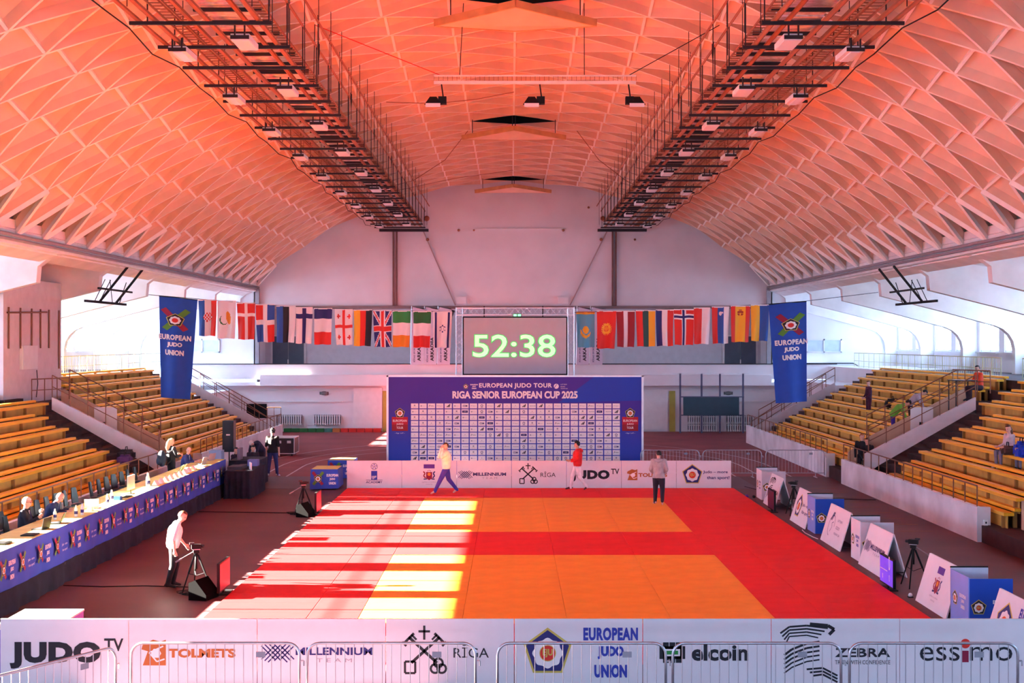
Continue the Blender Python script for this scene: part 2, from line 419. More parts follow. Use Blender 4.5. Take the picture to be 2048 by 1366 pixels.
VENT = [round((y-(YN+PITCH/2))/PITCH) for y in (35.85, 55.97, 76.1)]
spots = []
for j in range(-8, 9):
    off = PITCH/2 if j % 2 == 0 else 0
    for k in range(-9, 17):
        y = YN+k*PITCH+off
        if y > YE-.6: continue
        if j == 0 and k in VENT: continue
        x, z = arc(j*DTH, .3)
        px = 1022+x*F/y; py = 683-(z-H)*F/y
        vis = -60 < px < 2110 and py > -70
        spots.append((0 if vis else 1, y, j))
spots.sort(key=lambda t: (t[0], t[1]))
rest = MB()
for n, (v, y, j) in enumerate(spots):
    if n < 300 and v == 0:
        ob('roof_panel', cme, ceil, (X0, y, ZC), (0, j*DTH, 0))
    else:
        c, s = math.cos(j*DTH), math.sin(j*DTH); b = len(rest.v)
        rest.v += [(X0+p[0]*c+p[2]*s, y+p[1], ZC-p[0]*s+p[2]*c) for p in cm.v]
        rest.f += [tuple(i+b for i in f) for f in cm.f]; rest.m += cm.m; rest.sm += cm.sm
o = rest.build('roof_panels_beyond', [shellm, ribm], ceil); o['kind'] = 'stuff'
# edge half coffers, as rib feet on the edge beam
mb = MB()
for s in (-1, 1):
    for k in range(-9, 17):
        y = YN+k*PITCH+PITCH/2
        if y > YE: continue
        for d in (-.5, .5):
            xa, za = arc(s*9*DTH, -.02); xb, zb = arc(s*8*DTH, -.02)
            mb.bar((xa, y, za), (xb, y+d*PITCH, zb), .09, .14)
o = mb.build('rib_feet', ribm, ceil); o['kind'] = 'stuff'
# roof vents : diamond openings with a hung deflector each
ventdark = mat('vent_dark', (.012, .014, .012), .9)
for n, k in enumerate(VENT):
    y = YN+(k+.5)*PITCH; hx = 1.86; hy = PITCH/2
    t = thing('roof_vent', ['dark diamond roof vent nearest the camera above the first hung deflector', 'dark diamond roof vent in the middle of the vault ridge',
                            'dark diamond roof vent closest to the end wall'][n], 'vent', (X0, y, 14.2))
    mb = MB(); mb.add([(X0-hx, y, 14.68), (X0, y-hy, 14.76), (X0+hx, y, 14.68), (X0, y+hy, 14.76), (X0-hx, y, 15.5), (X0, y-hy, 15.6), (X0+hx, y, 15.5), (X0, y+hy, 15.6)],
           [(0,1,5,4),(1,2,6,5),(2,3,7,6),(3,0,4,7),(4,5,6,7)]); mb.build('shaft', ventdark, t)
    zt, zb = 14.28, 14.1; X1 = 2.2; Y1 = 1.35
    def dia(z0, k=1): return [(X0-X1*k, y, z0-.18), (X0, y-Y1*k, z0), (X0+X1*k, y, z0-.18), (X0, y+Y1*k, z0)]
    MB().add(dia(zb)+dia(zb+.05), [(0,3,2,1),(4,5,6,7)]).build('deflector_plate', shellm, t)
    e = dia(zb)
    for i in range(4):
        p, q = e[i], e[(i+1) % 4]
        MB().bar((p[0],p[1],p[2]+.08), (q[0],q[1],q[2]+.08), .06, .2).build('edge_board', mat('vent_board', (.62,.36,.16), .7, var=.1), t)
    for sx_ in (-1, 1):
        MB().bar((X0+sx_*1.75, y-.2, 14.0), (X0+sx_*1.75, y-.2, 14.72), .03).build('hanger', dsteel, t)
        MB().bar((X0+sx_*.06, y-.7, 14.1), (X0+sx_*.06, y-.7, 14.8), .04).build('hanger', dsteel, t)
# end wall, gable
poly = [(X0-15.45, 7.46)]+[arc(-A+2*A*i/30, 1.08) for i in range(31) if abs(arc(-A+2*A*i/30, 1.0)[0]-X0) < 15.45]+[(X0+15.45, 7.46)]
struct('wall_end', MB().prismxz(poly, YE, YE+.25), plaster)
we = bpy.data.objects['wall_end']
MB().box(X0-15.4, X0+15.6, YE-.12, YE+.3, 7.30, 7.46).build('wall_beam', mat('beam_grey', (.25,.2,.2)), we)
lowm = plaster
struct('wall_end_lower', MB().box(X0-22.8, X0+22.8, YE, YE+.25, 0, 2.9), plaster)
wl = bpy.data.objects['wall_end_lower']
for s in (-1, 1):
    mb = MB().prismxz([(X0+s*15.3, 3.9), (X0+s*22.9, 3.9), (X0+s*22.9, 9.3), (X0+s*15.3, 9.3)], YE, YE+.25)
    struct('wall_end_side', mb, plaster)
mb = MB().box(X0-16, X0+16, 81, 81.2, 2.8, 16).box(X0-15.4, X0+15.4, 78.5, 81, 7.5, 7.6)
struct('wall_gallery', mb, mat('gallery_plaster', (.62, .62, .66), .85, var=.04))
struct('floor_gallery', MB().box(X0-22.8, X0+22.8, 77.7, 81.2, 2.75, 2.95), plaster)
for s in (-1, 1): struct('wall_gallery_side', MB().box(X0+s*15.3-.1, X0+s*15.3+.1, YE, 81.1, 2.8, 9), plaster)
pa = struct('wall_parapet', MB().box(-18.9, 19.2, 77.75, 77.9, 3.39, 4.0).box(-18.9, 19.2, 77.72, 77.95, 3.12, 3.39), plaster)
MB().box(-14.75, 15.3, 77.55, 77.75, 2.75, 3.4).build('lower_band', plaster, pa)
MB().box(-18.9, 19.2, 77.7, 77.92, 4.0, 4.05).build('coping', dsteel, pa)
for n, (x0, x1) in enumerate(((-14.6, -12.7), (13.1, 15.0))):
    d = MB().box(x0-.12, x1+.12, 80.9, 81.0, 2.95, 5.75).build('door_%d' % (n+1), offwhite, None); d['kind'] = 'structure'
    xm = (x0+x1)/2; dm = mat('door_slate', (.07, .10, .15) , .5)
    for a, b in ((x0, xm-.01), (xm+.01, x1)): MB().box(a, b, 80.84, 80.92, 2.96, 5.66).build('door_leaf', dm, d)
    MB().box(xm-.03, xm+.03, 80.8, 80.84, 4.0, 4.25).build('door_handle', wht, d)
# small interior windows on the side end wall
for s in (-1, 1):
    n = 1
    x0, x1 = sorted((X0+s*17.4, X0+s*19.5))
    wf = MB()
    for a, b, c, d in ((x0, x1, 5.42, 5.5), (x0, x1, 4.7, 4.76), (x0, x0+.07, 4.7, 5.5), (x1-.07, x1, 4.7, 5.5), ((x0+x1)/2-.04, (x0+x1)/2+.04, 4.7, 5.5)):
        wf.box(a, b, YE-.12, YE-.02, c, d)
    wf = wf.build('window_%d' % (1 if s < 0 else 2), offwhite); wf['kind'] = 'structure'
    for a, b in ((x0+.07, (x0+x1)/2-.04), ((x0+x1)/2+.04, x1-.07)):
        MB().box(a, b, YE-.05, YE-.03, 4.76, 5.42).build('pane', mat('pane_pale', (.55,.66,.72), .15, spec=.6), wf)
# lower wall trim, panels
for nm, x0, x1, z0, z1, m, t in (('sliding_panel', -9.35, -7.65, .2, 2.6, offwhite, .12), ('wall_strip', -7.62, -7.4, 0, 2.45, mat('ochre_paint', (.45,.40,.08)), .06),
                              ('wall_strip', 9.4, 9.75, 0, 2.45, mat('ochre_paint', (.45,.40,.08)), .06), ('wall_panel', 7.7, 9.3, .1, 2.5, offwhite, .1),
                              ('wall_panel', -15.6, -10.0, 1.75, 1.82, offwhite, .12), ('pipe', -15.6, 15.4, 2.42, 2.47, offwhite, .08), ('wall_panel', 11.2, 15.2, 1.75, 1.8, offwhite, .1),
                              ('doorway', -15.7, -14.5, .8, 1.65, black, .03)):
    MB().box(x0, x1, YE-t, YE, z0, z1).build(nm, m, wl)
def radiator(x0, x1, z0, z1, lab):
    t = thing('radiator', lab, 'radiator', ((x0+x1)/2, YE-.2, z0)); n = int((x1-x0)/.13)
    me = MB().box(-.034, .034, -.09, .05, 0, z1-z0).mesh('rib', offwhite)
    for i in range(n): ob('rib', me, t, ((i+.5)*(x1-x0)/n-(x1-x0)/2, 0, 0))
    MB().box(x0, x1, YE-.03, YE-.002, z0, z1).build('gap_shade', mat('radiator_gap_shade', (.10,.10,.14)), t); MB().box(x0, x1, YE-.2, YE-.17, z0+.03, z0+.08).box(x0, x0+.05, YE-.2, YE-.001, z0+.03, z0+.08).build('header_pipe', offwhite, t); MB().box(x0, x1, YE-.2, YE-.17, z1-.08, z1-.03).build('header_pipe', offwhite, t)  # dark sheet added behind the ribs in place of shade in the gaps
radiator(-14.0, -12.4, .42, 1.0, 'white ribbed radiator on the end wall next to the left stair foot')
radiator(-11.75, -10.1, .42, 1.0, 'white ribbed radiator on the end wall between the stair and the sliding panel')
radiator(10.5, 12.2, .5, .95, 'upper white radiator under the left half of the dark scoreboard')
radiator(10.5, 12.2, .02, .44, 'lower white radiator under the left half of the dark scoreboard')
radiator(12.8, 14.4, .5, .95, 'upper white radiator near the right stair foot')
radiator(12.8, 14.4, .02, .44, 'lower white radiator near the right stair foot')
for x, lab in ((-11.1, 'oval lamp on the end wall above the left radiators'), (12.9, 'oval lamp on the end wall above the dark scoreboard')):
    t = thing('wall_lamp', lab, 'lamp', (x, YE-.15, 2.28))
    MB().ball((x, YE-.06, 2.28), (.24, .1, .12)).build('lamp_glass', mat('lamp_grey', (.2,.2,.2)), t); MB().box(x-.26, x+.26, YE-.05, YE, 2.2, 2.36).build('base', dsteel, t)
# outer walls, aisle roofs, concrete frames, windows
FRY = [44.9+6.708*k for k in range(-8, 6)]
wn_ = 3
curve = [(21.2, 6.05), (21.55, 5.9), (21.82, 5.66), (22.0, 5.36), (22.08, 5.0)]
fprof = [(15.3, 8.8), (15.3, 8.32), (15.75, 8.2), (16.15, 7.9), (16.2, 7.35), (18.8, 6.7)]+curve+[(22.08, 0.0), (22.85, 0.0), (22.85, 7.6)]
for s, side in ((-1, 'left'), (1, 'right')):
    xw = sorted((X0+s*22.8, X0+s*23.05))
    wa = MB().box(xw[0], xw[1], -9, 82, 0, 4.86).box(xw[0], xw[1], -9, 82, 7.0, 9).box(xw[0], xw[1], YE+.5, 82, 4.86, 7.0).box(xw[0], xw[1], -9, -1.56, 4.86, 7.0)
    ys = []
    for y in FRY:
        wa.box(xw[0], xw[1], y-.5, y+.5, 4.86, 7.0)
        wa.box(xw[0], xw[1], y+6.708/2-.35, y+6.708/2+.35, 4.86, 7.0)
        ys += [(y+.5, y+6.708/2-.35), (y+6.708/2+.35, y+6.208)]
    struct('wall_'+side, wa, plaster)
    for a, b in ys:
        if a < -5 or b > 79.5: continue
        f = MB(); x = X0+s*22.9; mid = (a+b)/2
        for (p, q, z0, z1) in ((a, b, 4.86, 4.93), (a, b, 6.93, 7.0), (a, a+.06, 4.86, 7.0), (b-.06, b, 4.86, 7.0), (mid-.03, mid+.03, 4.86, 7.0), (a, b, 6.2, 6.25)):
            f.box(x-(.05 if z0 != 6.2 else .02), x+(.05 if z0 != 6.2 else .02), p, q, z0, z1 if z0 != 6.2 else 6.225)
        f = f.build('window_%d' % wn_, offwhite); f['kind'] = 'structure'; wn_ += 1
        MB().box(x-.005, x+.005, a, b, 4.9, 6.95).build('pane', GLASS, f)
        MB().box(min(X0+s*22.6, X0+s*22.8), max(X0+s*22.6, X0+s*22.8), a-.1, b+.1, 4.80, 4.86).build('sill', offwhite, f)
    mb = MB().prismxz([(X0+s*15.2, 8.78), (X0+s*23.2, 7.5), (X0+s*23.2, 7.75), (X0+s*15.2, 9.05)], -9, 82)
    struct('ceiling_aisle_'+side, mb, concrete_w)
    for y in FRY:
        struct('frame_beam', MB().prismxz([(X0+s*a, b) for a, b in fprof], y-.2, y+.2), concrete_w)
    eb = MB().prismxz([(X0+s*15.2, 8.3), (X0+s*15.55, 8.3), (X0+s*15.75, 9.1), (X0+s*15.2, 8.75)], -9, YE)
    e = struct('edge_beam', eb, concrete_w)
    MB().prismxz([(X0+s*15.5, 8.25), (X0+s*16.1, 8.05), (X0+s*16.1, 8.25), (X0+s*15.5, 8.45)], -9, YE).build('ledge', concrete_w, e)
    for dz, dx, r in ((8.56, 15.1, .06), (8.42, 15.08, .05)):
        MB().tube((X0+s*dx, 10, dz), (X0+s*dx, YE, dz), r, 8).build('pipe', mat('pipe_grey', (.30,.26,.28), .5), e)
    MB().box(X0+s*15.15-.12, X0+s*15.15+.12, YE-.3, YE, 0 if False else 4.05, 8.5).build('corner_post', mat('post_grey', (.34,.33,.36)), e)
# wall behind the camera with a large window band
mb = MB().box(-24, 24, -9, -8.75, 0, 2.5).box(-24, 24, -9, -8.75, 5.2, 16.5).box(-24, X0-12, -9, -8.75, 2.5, 5.2).box(X0+12, 24, -9, -8.75, 2.5, 5.2)
struct('wall_behind', mb, plaster)
mb = MB()
for i in range(9): x = X0-12+i*3; mb.box(x-.06, x+.06, -9, -8.8, 2.5, 5.2)
for z in (2.56, 5.14): mb.box(X0-12, X0+12, -9, -8.8, z-.06, z+.06)
o = struct('window_0', mb, offwhite)
MB().box(X0-12, X0+12, -8.92, -8.9, 2.5, 5.2).build('pane', GLASS, o)
# terraces
def XI(i): return 12.78 if i == 0 else 13.1+.69*(i-1)
def ZI(i): return .87 if i == 0 else 1.25+.385*(i-1)
def FI(i): return ZI(i)-.42
def terrace(s, top, y0, y1):
    p = [(12.45, -.01), (12.45, FI(0))]
    for i in range(top+1): p += [(XI(i)+.5, FI(i)), (XI(i)+.5, FI(i+1))]
    p += [(22.85, FI(top+1)), (22.85, -.01)]
    o = struct('floor_terrace', MB().prismxz([(s*a+.1, b) for a, b in p], y0, y1), darkstep); return o
terrace(1, 8, 20, 67.6); terrace(-1, 8, 45.2, 67.6); terrace(-1, 7, 20, 45.2)
for s in (-1, 1):
    xs = sorted((s*16.6+.1, s*22.85+.1))
    struct('floor_landing', MB().box(xs[0], xs[1], 67.6, YE, 0, 3.1 if s > 0 else 2.5), plaster)
    a, b = sorted((s*18.6+.1, s*22.85+.1)); s > 0 and struct('floor_landing_upper', MB().box(a, b, 67.6, YE, 3.1, 3.9), plaster)
# front barriers (low white walls)
wallw = mat('barrier_white', (.78, .80, .84), .6, var=.14, scale=.8)
for nm, s, y0, y1 in (('right', 1, 35.2, 49.7), ('right', 1, 52.1, 69.8), ('left', -1, 24, 49.7), ('left', -1, 52.1, 70.5)):
    x = 12.43 if s > 0 else -12.2
    b = MB(); b.box(min(x, x+s*.14), max(x, x+s*.14), y0, y1, 0, .93); b.box(min(x+s*.14, x+s*.36), max(x+s*.14, x+s*.36), y0, y0+.15, .12, .93)
    struct('wall_barrier_'+nm, b, wallw)
struct('wall_barrier_return', MB().box(13.3, 17, 34.2, 34.4, 0, 1.2), mat('tan_wall', (.55,.38,.26), .8))
# stair parapets
tan = mat('tan_wall', (.55,.38,.26), .8)
stp = mat('parapet_white', (.62, .56, .58), .7, var=.05)
for s in (-1, 1):
    pr = lambda p: [(s*a+.1, b) for a, b in p]
    struct('wall_stair_parapet', MB().prismxz(pr([(12.46, .6), (12.46, 1.35), (16.4, 3.37), (16.4, 2.93), (12.95, .95)]), 46.85, 47.0), stp)
    struct('wall_stair_inner', MB().prismxz(pr([(12.5, .4), (12.5, 1.2), (13.2, 1.75), (16.9, 3.62), (16.9, 2.9), (13.3, .6)]), 49.3, 49.42), tan)
    struct('wall_stair_parapet', MB().prismxz(pr([(12.5, .75), (12.5, 1.05), (16.5, 3.25), (16.5, 2.75), (13.1, .75)]), 67.6, 67.75), stp)
# left commentary booth
bw = MB().box(-22.7, -17.5, 45.5, 51.35, 3.0, 7.6)
bo = struct('wall_booth', bw, mat('booth_plaster', (.66,.60,.62), .8, var=.05))
for y in (45.9, 47.0, 48.1, 49.0, 49.9, 51.0):
    MB().tube((-17.46, y, 5.1 if y < 50 else 4.3), (-17.46, y, 6.55), .03, 6).build('pipe', rail, bo)
MB().tube((-17.44, 45.7, 6.35), (-17.44, 49.6, 6.45), .03, 6).build('pipe', rail, bo)
MB().box(-17.5, -17.42, 47.0, 48.6, 4.35, 5.2).box(-17.5, -17.38, 47.05, 47.1, 4.35, 5.2).build('hatch_frame', offwhite, bo)
MB().path([(-17.46, 48.6, 4.3), (-17.44, 48.65, 3.8), (-17.46, 48.55, 3.3)], .015).build('cable', black, bo)
# ================================================================ JUDO MAT
redm = mat('mat_red', (.80, .020, .022), .6, var=.04, scale=2, spec=.12)
orgm = mat('mat_orange', (.96, .34, .04), .6, var=.04, scale=2, spec=.15)
jm = thing('judo_mat', 'large red and orange judo mat made of interlocking tiles in the middle of the hall', 'mat', (1.07, 34.85, 0))
tm = {}
def tile(wd, m):
    k = (wd, m.name)
    if k not in tm:
        a, b = wd/2-.003, .497; mb = MB()
        mb.add([(-a,-b,0),(a,-b,0),(a,b,0),(-a,b,0),(-a,-b,.036),(a,-b,.036),(a,b,.036),(-a,b,.036),(-a+.008,-b+.008,.04),(a-.008,-b+.008,.04),(a-.008,b-.008,.04),(-a+.008,b-.008,.04)],
               [(0,1,5,4),(1,2,6,5),(2,3,7,6),(3,0,4,7),(4,5,9,8),(5,6,10,9),(6,7,11,10),(7,4,8,11),(8,9,10,11)])
        tm[k] = mb.mesh('mat_tile', m)
    return tm[k]
for r in range(26):
    d = 47.85-r-.5
    inner = (3 <= r < 11) or (15 <= r < 23)
    x = -5.93
    for i, wd in enumerate([2, 1, 2, 2, 2, 2, 1, 2]):
        m = orgm if inner and 2 <= i <= 5 else redm
        ob('mat_tile', tile(wd, m), jm, (x+wd/2-1.07, d-34.85, 0)); x += wd
# ================================================================ HOARDINGS
def hoarding(x0, y, label, logo, h=1.0, w=2.0, m=white, lw=1.0, grp=None):
    t = thing('advertising_board', label, 'board', (x0+w/2, y, 0), 0, grp)
    MB().box(x0+.006, x0+w-.006, y, y+.04, 0, h).build('panel', m, t)
    MB().box(x0+.006, x0+w-.006, y-.003, y+.043, h, h+.012).build('top_edge', offwhite, t)
    MB().bar((x0+.3, y+.05, h*.9), (x0+.3, y+.38, .02), .03).bar((x0+w-.3, y+.05, h*.9), (x0+w-.3, y+.38, .02), .03).build('rear_brace', dsteel, t)
    logo.put('printed_logo', t, (x0+w/2, y, h*.5), (lw, 0, 0), (0, 0, lw)); return t
near = [(L_judotv(), 'near white advertising board with the big black heavy letters ending in TV', 1.0, 0),
        (L_tolmets(), 'near white advertising board with the orange brown block emblem and lettering', 1.0, 0),
        (L_mill(), 'near white advertising board with crossed lattice emblem and wide navy lettering', 1.0, 0),
        (L_riga(), 'near white advertising board with black crossed keys and a cross', 1.0, 0),
        (L_eju(), 'near white advertising board with pentagon emblem and three lines of blue words', 1.0, 0),
        (L_elcoin(), 'near white advertising board with black pixel cross emblem and green bar', 1.0, 0),
        (L_zebra(), 'near white advertising board with black curved stripes beside its lettering', 1.0, 0),
        (L_essimo(), 'near white advertising board with thin black letters and a red letter i', 1.0, 0)]
for i, (lg, lab, k, _) in enumerate(near): hoarding(-7.95+2*i, 20.54, lab, lg, h=1.02)
far = [(L_academy(), 'far white advertising board with violet ribbon emblem above the word ACADEMY'),
       (L_ministry(), 'far white advertising board with coat of arms under a purple bar'),
       (L_mill(), 'far white advertising board with lattice emblem'),
       (L_riga(), 'far white advertising board with black crossed keys, behind the mat'),
       (L_judotv(), 'far white advertising board with heavy black letters, behind the walker in red jacket'),
       (L_tolmets(), 'far white advertising board with orange brown lettering, behind the walker in grey hoodie'),
       (L_more(), 'far white advertising board with pentagon emblem and slanted words about sport')]
far[2] = (far[2][0], 'far white advertising board with lattice emblem, left of the far crossed keys board')
for i, (lg, lab) in enumerate(far): hoarding(-5.98+2*i, 48.05, lab, lg)
# ================================================================ CROWD BARRIERS
def crowd_proto(label, group, L=2.37, H_=1.1, plate=True):
    t = thing('crowd_barrier', label, 'barrier', (0,0,0), 0, group)
    r = .17; pts = [(0, 0, .1)]+[(r-r*math.cos(a), 0, H_-r+r*math.sin(a)) for a in [PI/2*i/5 for i in range(6)]]
    pts += [(L-r+r*math.sin(a), 0, H_-r+r*math.cos(a)) for a in [PI/2*i/5 for i in range(6)]]+[(L, 0, .1)]
    MB().path(pts, .02, 8).build('frame', galv, t)
    MB().tube((0, 0, .18), (L, 0, .18), .017, 6).build('lower_rail', galv, t)
    n = 17; me = MB().tube((0, 0, .18), (0, 0, H_-.01), .0065, 6).mesh('bar', galv)
    for i in range(n): ob('bar', me, t, ((i+1)*L/(n+1), 0, 0))
    for x in (.35, L-.35): MB().bar((x, -.28, .02), (x, .28, .02), .04, .03).bar((x, 0, .02), (x, 0, .18), .03).build('foot', galv, t)
    MB().tube((L, 0, .85), (L+.06, 0, .85), .012, 6).tube((L+.06, 0, .85), (L+.06, 0, .78), .012, 6).build('hook', galv, t)
    if plate: MB().box(L*.77-.065, L*.77+.065, -.012, 0, .90, .98).build('name_plate', mat('plate_grey', (.30,.32,.38), .5), t)
    return t
cb = crowd_proto('near crowd barrier turned towards the camera in the bottom left corner', 'near crowd barriers')
kids = KIDS(cb)
labs = ['near crowd barrier in front of the board with orange brown lettering', 'near crowd barrier in front of the board with wide navy lettering',
        'near crowd barrier in front of the blue pentagon emblem', 'near crowd barrier in front of the black pixel cross emblem', 'near crowd barrier in front of the red letter i']
for (x, lab) in zip((-5.35, -2.87, -.19, 2.28, 4.77), labs): copy_tree(cb, (x, 18.6, 0), 0, lab, kids=kids)
cb.location = (-6.76, 16.38, 0); cb.rotation_euler = (0, 0, math.atan2(2.02, 1.26))
cf = crowd_proto('far crowd barrier next to the blue backdrop', 'far crowd barriers', 2.3, 1.08); kids = KIDS(cf)
copy_tree(cf, (7.55, 51.9, 0), 0, 'far crowd barrier in the middle of the row of three', kids=kids)
copy_tree(cf, (10.02, 51.9, 0), .0, 'far crowd barrier reaching the white barrier wall end', kids=kids)
cf.location = (5.1, 51.9, 0)
# ================================================================ BACKDROP, SCREEN, TRUSS
bdm = bpy.data.materials.new('backdrop_print'); bdm.use_nodes = True; nt = bdm.node_tree; b = nt.nodes['Principled BSDF']; b.inputs['Roughness'].default_value = .6
t_ = nt.nodes.new('ShaderNodeTexCoord'); s_ = nt.nodes.new('ShaderNodeSeparateXYZ'); r_ = nt.nodes.new('ShaderNodeValToRGB')
nt.links.new(t_.outputs['Generated'], s_.inputs[0]); nt.links.new(s_.outputs['Z'], r_.inputs[0]); nt.links.new(r_.outputs[0], b.inputs['Base Color'])
r_.color_ramp.elements[0].color = (.004, .06, .50, 1); r_.color_ramp.elements[1].color = (.045, .018, .33, 1); r_.color_ramp.elements[0].position = .1; r_.color_ramp.elements[1].position = .75
BY = 52.5
bt = thing('sponsor_backdrop', 'big blue backdrop wall with white headline and grid of sponsor cards', 'backdrop', (.16, BY, 0))
MB().box(-4.87, 5.19, BY, BY+.03, .05, 3.94).build('banner_cloth', bdm, bt)
MB().box(-4.95, -4.87, BY-.03, BY+.05, 0, 4.0).build('frame_post', alum, bt); MB().box(5.19, 5.27, BY-.03, BY+.05, 0, 4.0).build('frame_post', alum, bt)
MB().box(-4.95, 5.27, BY-.03, BY+.05, 3.94, 4.0).build('frame_top', alum, bt)
for x in (-4, 0, 4): MB().bar((x, BY+.05, 3.6), (x, BY+1.4, .03), .05).bar((x, BY+.05, .04), (x, BY+1.4, .04), .05).build('rear_brace', alum, bt)
p = PR(); p.poly([(3.3, 3.94), (5.19, 3.94), (5.19, 2.2), (4.5, 2.9), (2.0, 2.93)][:2]+[(5.19, 3.0), (1.9, 2.92)], mat('print_lighter_blue', (.012,.06,.48), .6, var=0), 0)
p.put('printed_diagonal', bt, (0, BY, 0), (1,0,0), (0,0,1), .003)
p = PR(); p.text('EUROPEAN JUDO TOUR', .18, 3.58, 2.9, .23, wht, .035, sp=1.1).text('RIGA SENIOR EUROPEAN CUP 2025', .16, 3.23, 4.98, .3, wht, .045)
p.sub(L_emblem(False), -1.8, 3.56, .22).sub(L_union(wht), -1.47, 3.56, .3, .22)
p.disc(1.8, 3.57, .1, wht, 2).line([(1.72,3.5),(1.82,3.65)], .02, blueprint, 3).text('LATVIJAS', 2.1, 3.64, .25, .05, wht).text('DŽUDO', 2.06, 3.56, .18, .05, wht).text('FEDERĀCIJA', 2.12, 3.48, .28, .05, wht)
p.put('headline', bt, (0, BY, 0), (1,0,0), (0,0,1), .003)
for x, nm in ((-4.42, 'badge'), (4.74, 'badge')):
    p = PR(); p.rect(x-.32, x+.32, 1.79, 2.35, dkred, 1).rect(x-.32, x+.32, 2.05, 2.35, mat('print_badge_red', (.5,.01,.03), .6, var=0), 2).sub(L_emblem(False), x, 2.5, .42, dL=2)
    p.text('EUROPEAN', x, 2.2, .55, .09, wht, .01, 4).text('JUDO', x, 2.06, .27, .09, wht, .01, 4).text('TOUR', x, 1.92, .27, .09, wht, .01, 4).text('– Riga / LAT –', x, 1.7, .4, .05, wht, 0, 3)
    p.put(nm, bt, (0, BY, 0), (1,0,0), (0,0,1), .003)
def card(kind):
    mb = MB(); mb.box(-.145, .145, -.006, 0, -.098, .098)
    p = PR(); d = navy if kind % 2 else blk
    if kind == 0: p.text('Rīga', 0, 0, .2, .05, grey)
    elif kind == 1: p.poly([(-.07,-.05),(-.04,-.05),(-.02,-.01),(-.045,.0)], blk).poly([(-.03,-.05),(.0,-.05),(.03,.03),(.0,.045)], blk).poly([(.01,-.05),(.05,-.05),(.085,.06),(.05,.075)][:4], blk)
    elif kind == 2: p.disc(-.07, 0, .03, grey, 1, 8).text('elcoin', .03, 0, .12, .03, grey)
    elif kind == 3: p.rect(-.11, .11, -.04, .05, navy, 1).text('JUDO', 0, .0, .12, .04, wht, 0, 2)
    elif kind == 4: p.ring(0, .01, .03, .05, navy, 1, 12).rect(-.05, .05, -.07, -.055, navy)
    elif kind == 5: p.text('MILLENNIUM', .02, 0, .2, .03, navy, .01)
    elif kind == 6: p.disc(0, .02, .035, grey, 1, 10).text('TOLMETS', 0, -.05, .18, .025, brown)
    elif kind == 7: p.text('COM', 0, 0, .18, .08, navy, .04)
    elif kind == 8: p.text('ZEBRA', .03, 0, .14, .03, blk, .01).line([(-.1,-.03),(-.05,.03)], .015, blk).line([(-.09,.03),(-.05,.03)], .012, blk)
    elif kind == 9: p.poly([(-.02,.0),(.0,.04),(.02,.0)], grey).text('LIETUVA', 0, -.04, .17, .025, grey)
    m2 = p.mesh('c', (0, -.006, 0), (1,0,0), (0,0,1), .002)
    mats = [wht]+list(m2.materials)
    mb.add([tuple(v.co) for v in m2.vertices], [tuple(q.vertices) for q in m2.polygons], 0)
    n0 = 6
    for i, q in enumerate(m2.polygons): mb.m[n0+i] = q.material_index+1
    return mb.mesh('logo_card', mats)
cards = [card(i) for i in range(10)]
for r in range(10):
    for c in range(25):
        k = R_.choice([0,0,1,2,2,3,4,5,5,6,6,7,8,9,9,9])
        ob('logo_card', cards[k], bt, (-4.0+.167+c*.3341-.16, 0, 2.904-.116-r*.2316))
TY = 54.0
scr = thing('projection_screen', 'grey projection screen hung in the truss showing the green clock digits', 'screen', (.16, TY, 3.98))
MB().box(-1.98, 2.31, TY, TY+.04, 3.98, 6.37).build('screen_border', black, scr)
MB().box(-1.93, 2.26, TY-.01, TY, 4.03, 6.32).build('screen_cloth', mat('screen_grey', (.46,.51,.54), .7, var=.02), scr)
p = PR(); p.text('52:38', .13, 5.17, 3.45, .97, mat('digit_edge', (.06,.75,.15), emit=.4, var=0), .035, 1).text('52:38', .13, 5.17, 3.38, .92, mat('digit_green', (.45,1,.55), emit=.6, var=0), .012, 2)
p.put('clock_digits', scr, (0, TY-.01, 0), (1,0,0), (0,0,1), .004)
tr_ = thing('screen_truss', 'aluminium lattice truss gate holding the projection screen', 'truss', (.17, TY+.1, 0))
def lattice(p0, p1, w, nm, n, parent, m=alum):
    p0 = Vector(p0); p1 = Vector(p1); d = (p1-p0); L = d.length; d.normalize()
    a = Vector((0,1,0)); b = d.cross(a).normalized(); mb = MB()
    cs = [(-w/2,-w/2),(w/2,-w/2),(w/2,w/2),(-w/2,w/2)]
    for x, y in cs: mb.tube(p0+a*x+b*y, p1+a*x+b*y, .022, 6)
    for i in range(n):
        q0 = p0+d*(L*i/n); q1 = p0+d*(L*(i+1)/n)
        for j in range(4):
            (x, y), (x2, y2) = cs[j], cs[(j+1)%4]
            if i % 2: (x, y), (x2, y2) = (x2, y2), (x, y)
            mb.bar(q0+a*x+b*y, q1+a*x2+b*y2, .016)
    return mb.build(nm, m, parent)
lattice((-2.12, TY+.15, 0), (-2.12, TY+.15, 6.75), .26, 'tower', 26, tr_); lattice((2.45, TY+.15, 0), (2.45, TY+.15, 6.75), .26, 'tower', 26, tr_)
lattice((-2.25, TY+.15, 6.58), (2.58, TY+.15, 6.58), .28, 'top_beam', 20, tr_)
for x in (-1.1, 1.3): MB().bar((x, TY+.02, 6.35), (x, TY+.02, 6.8), .04).build('clamp', black, tr_)
g = thing('exit_light', 'small green emergency light above the top edge of the clock screen', 'light', (.25, TY-.05, 6.38))
MB().box(.1, .24, TY-.08, TY-.02, 6.38, 6.47).box(.27, .41, TY-.08, TY-.02, 6.38, 6.47).build('lamp', mat('exit_green', (.2,1,.4), emit=1.5, var=0), g)
MB().box(.08, .43, TY-.02, TY, 6.36, 6.49).build('housing', black, g)
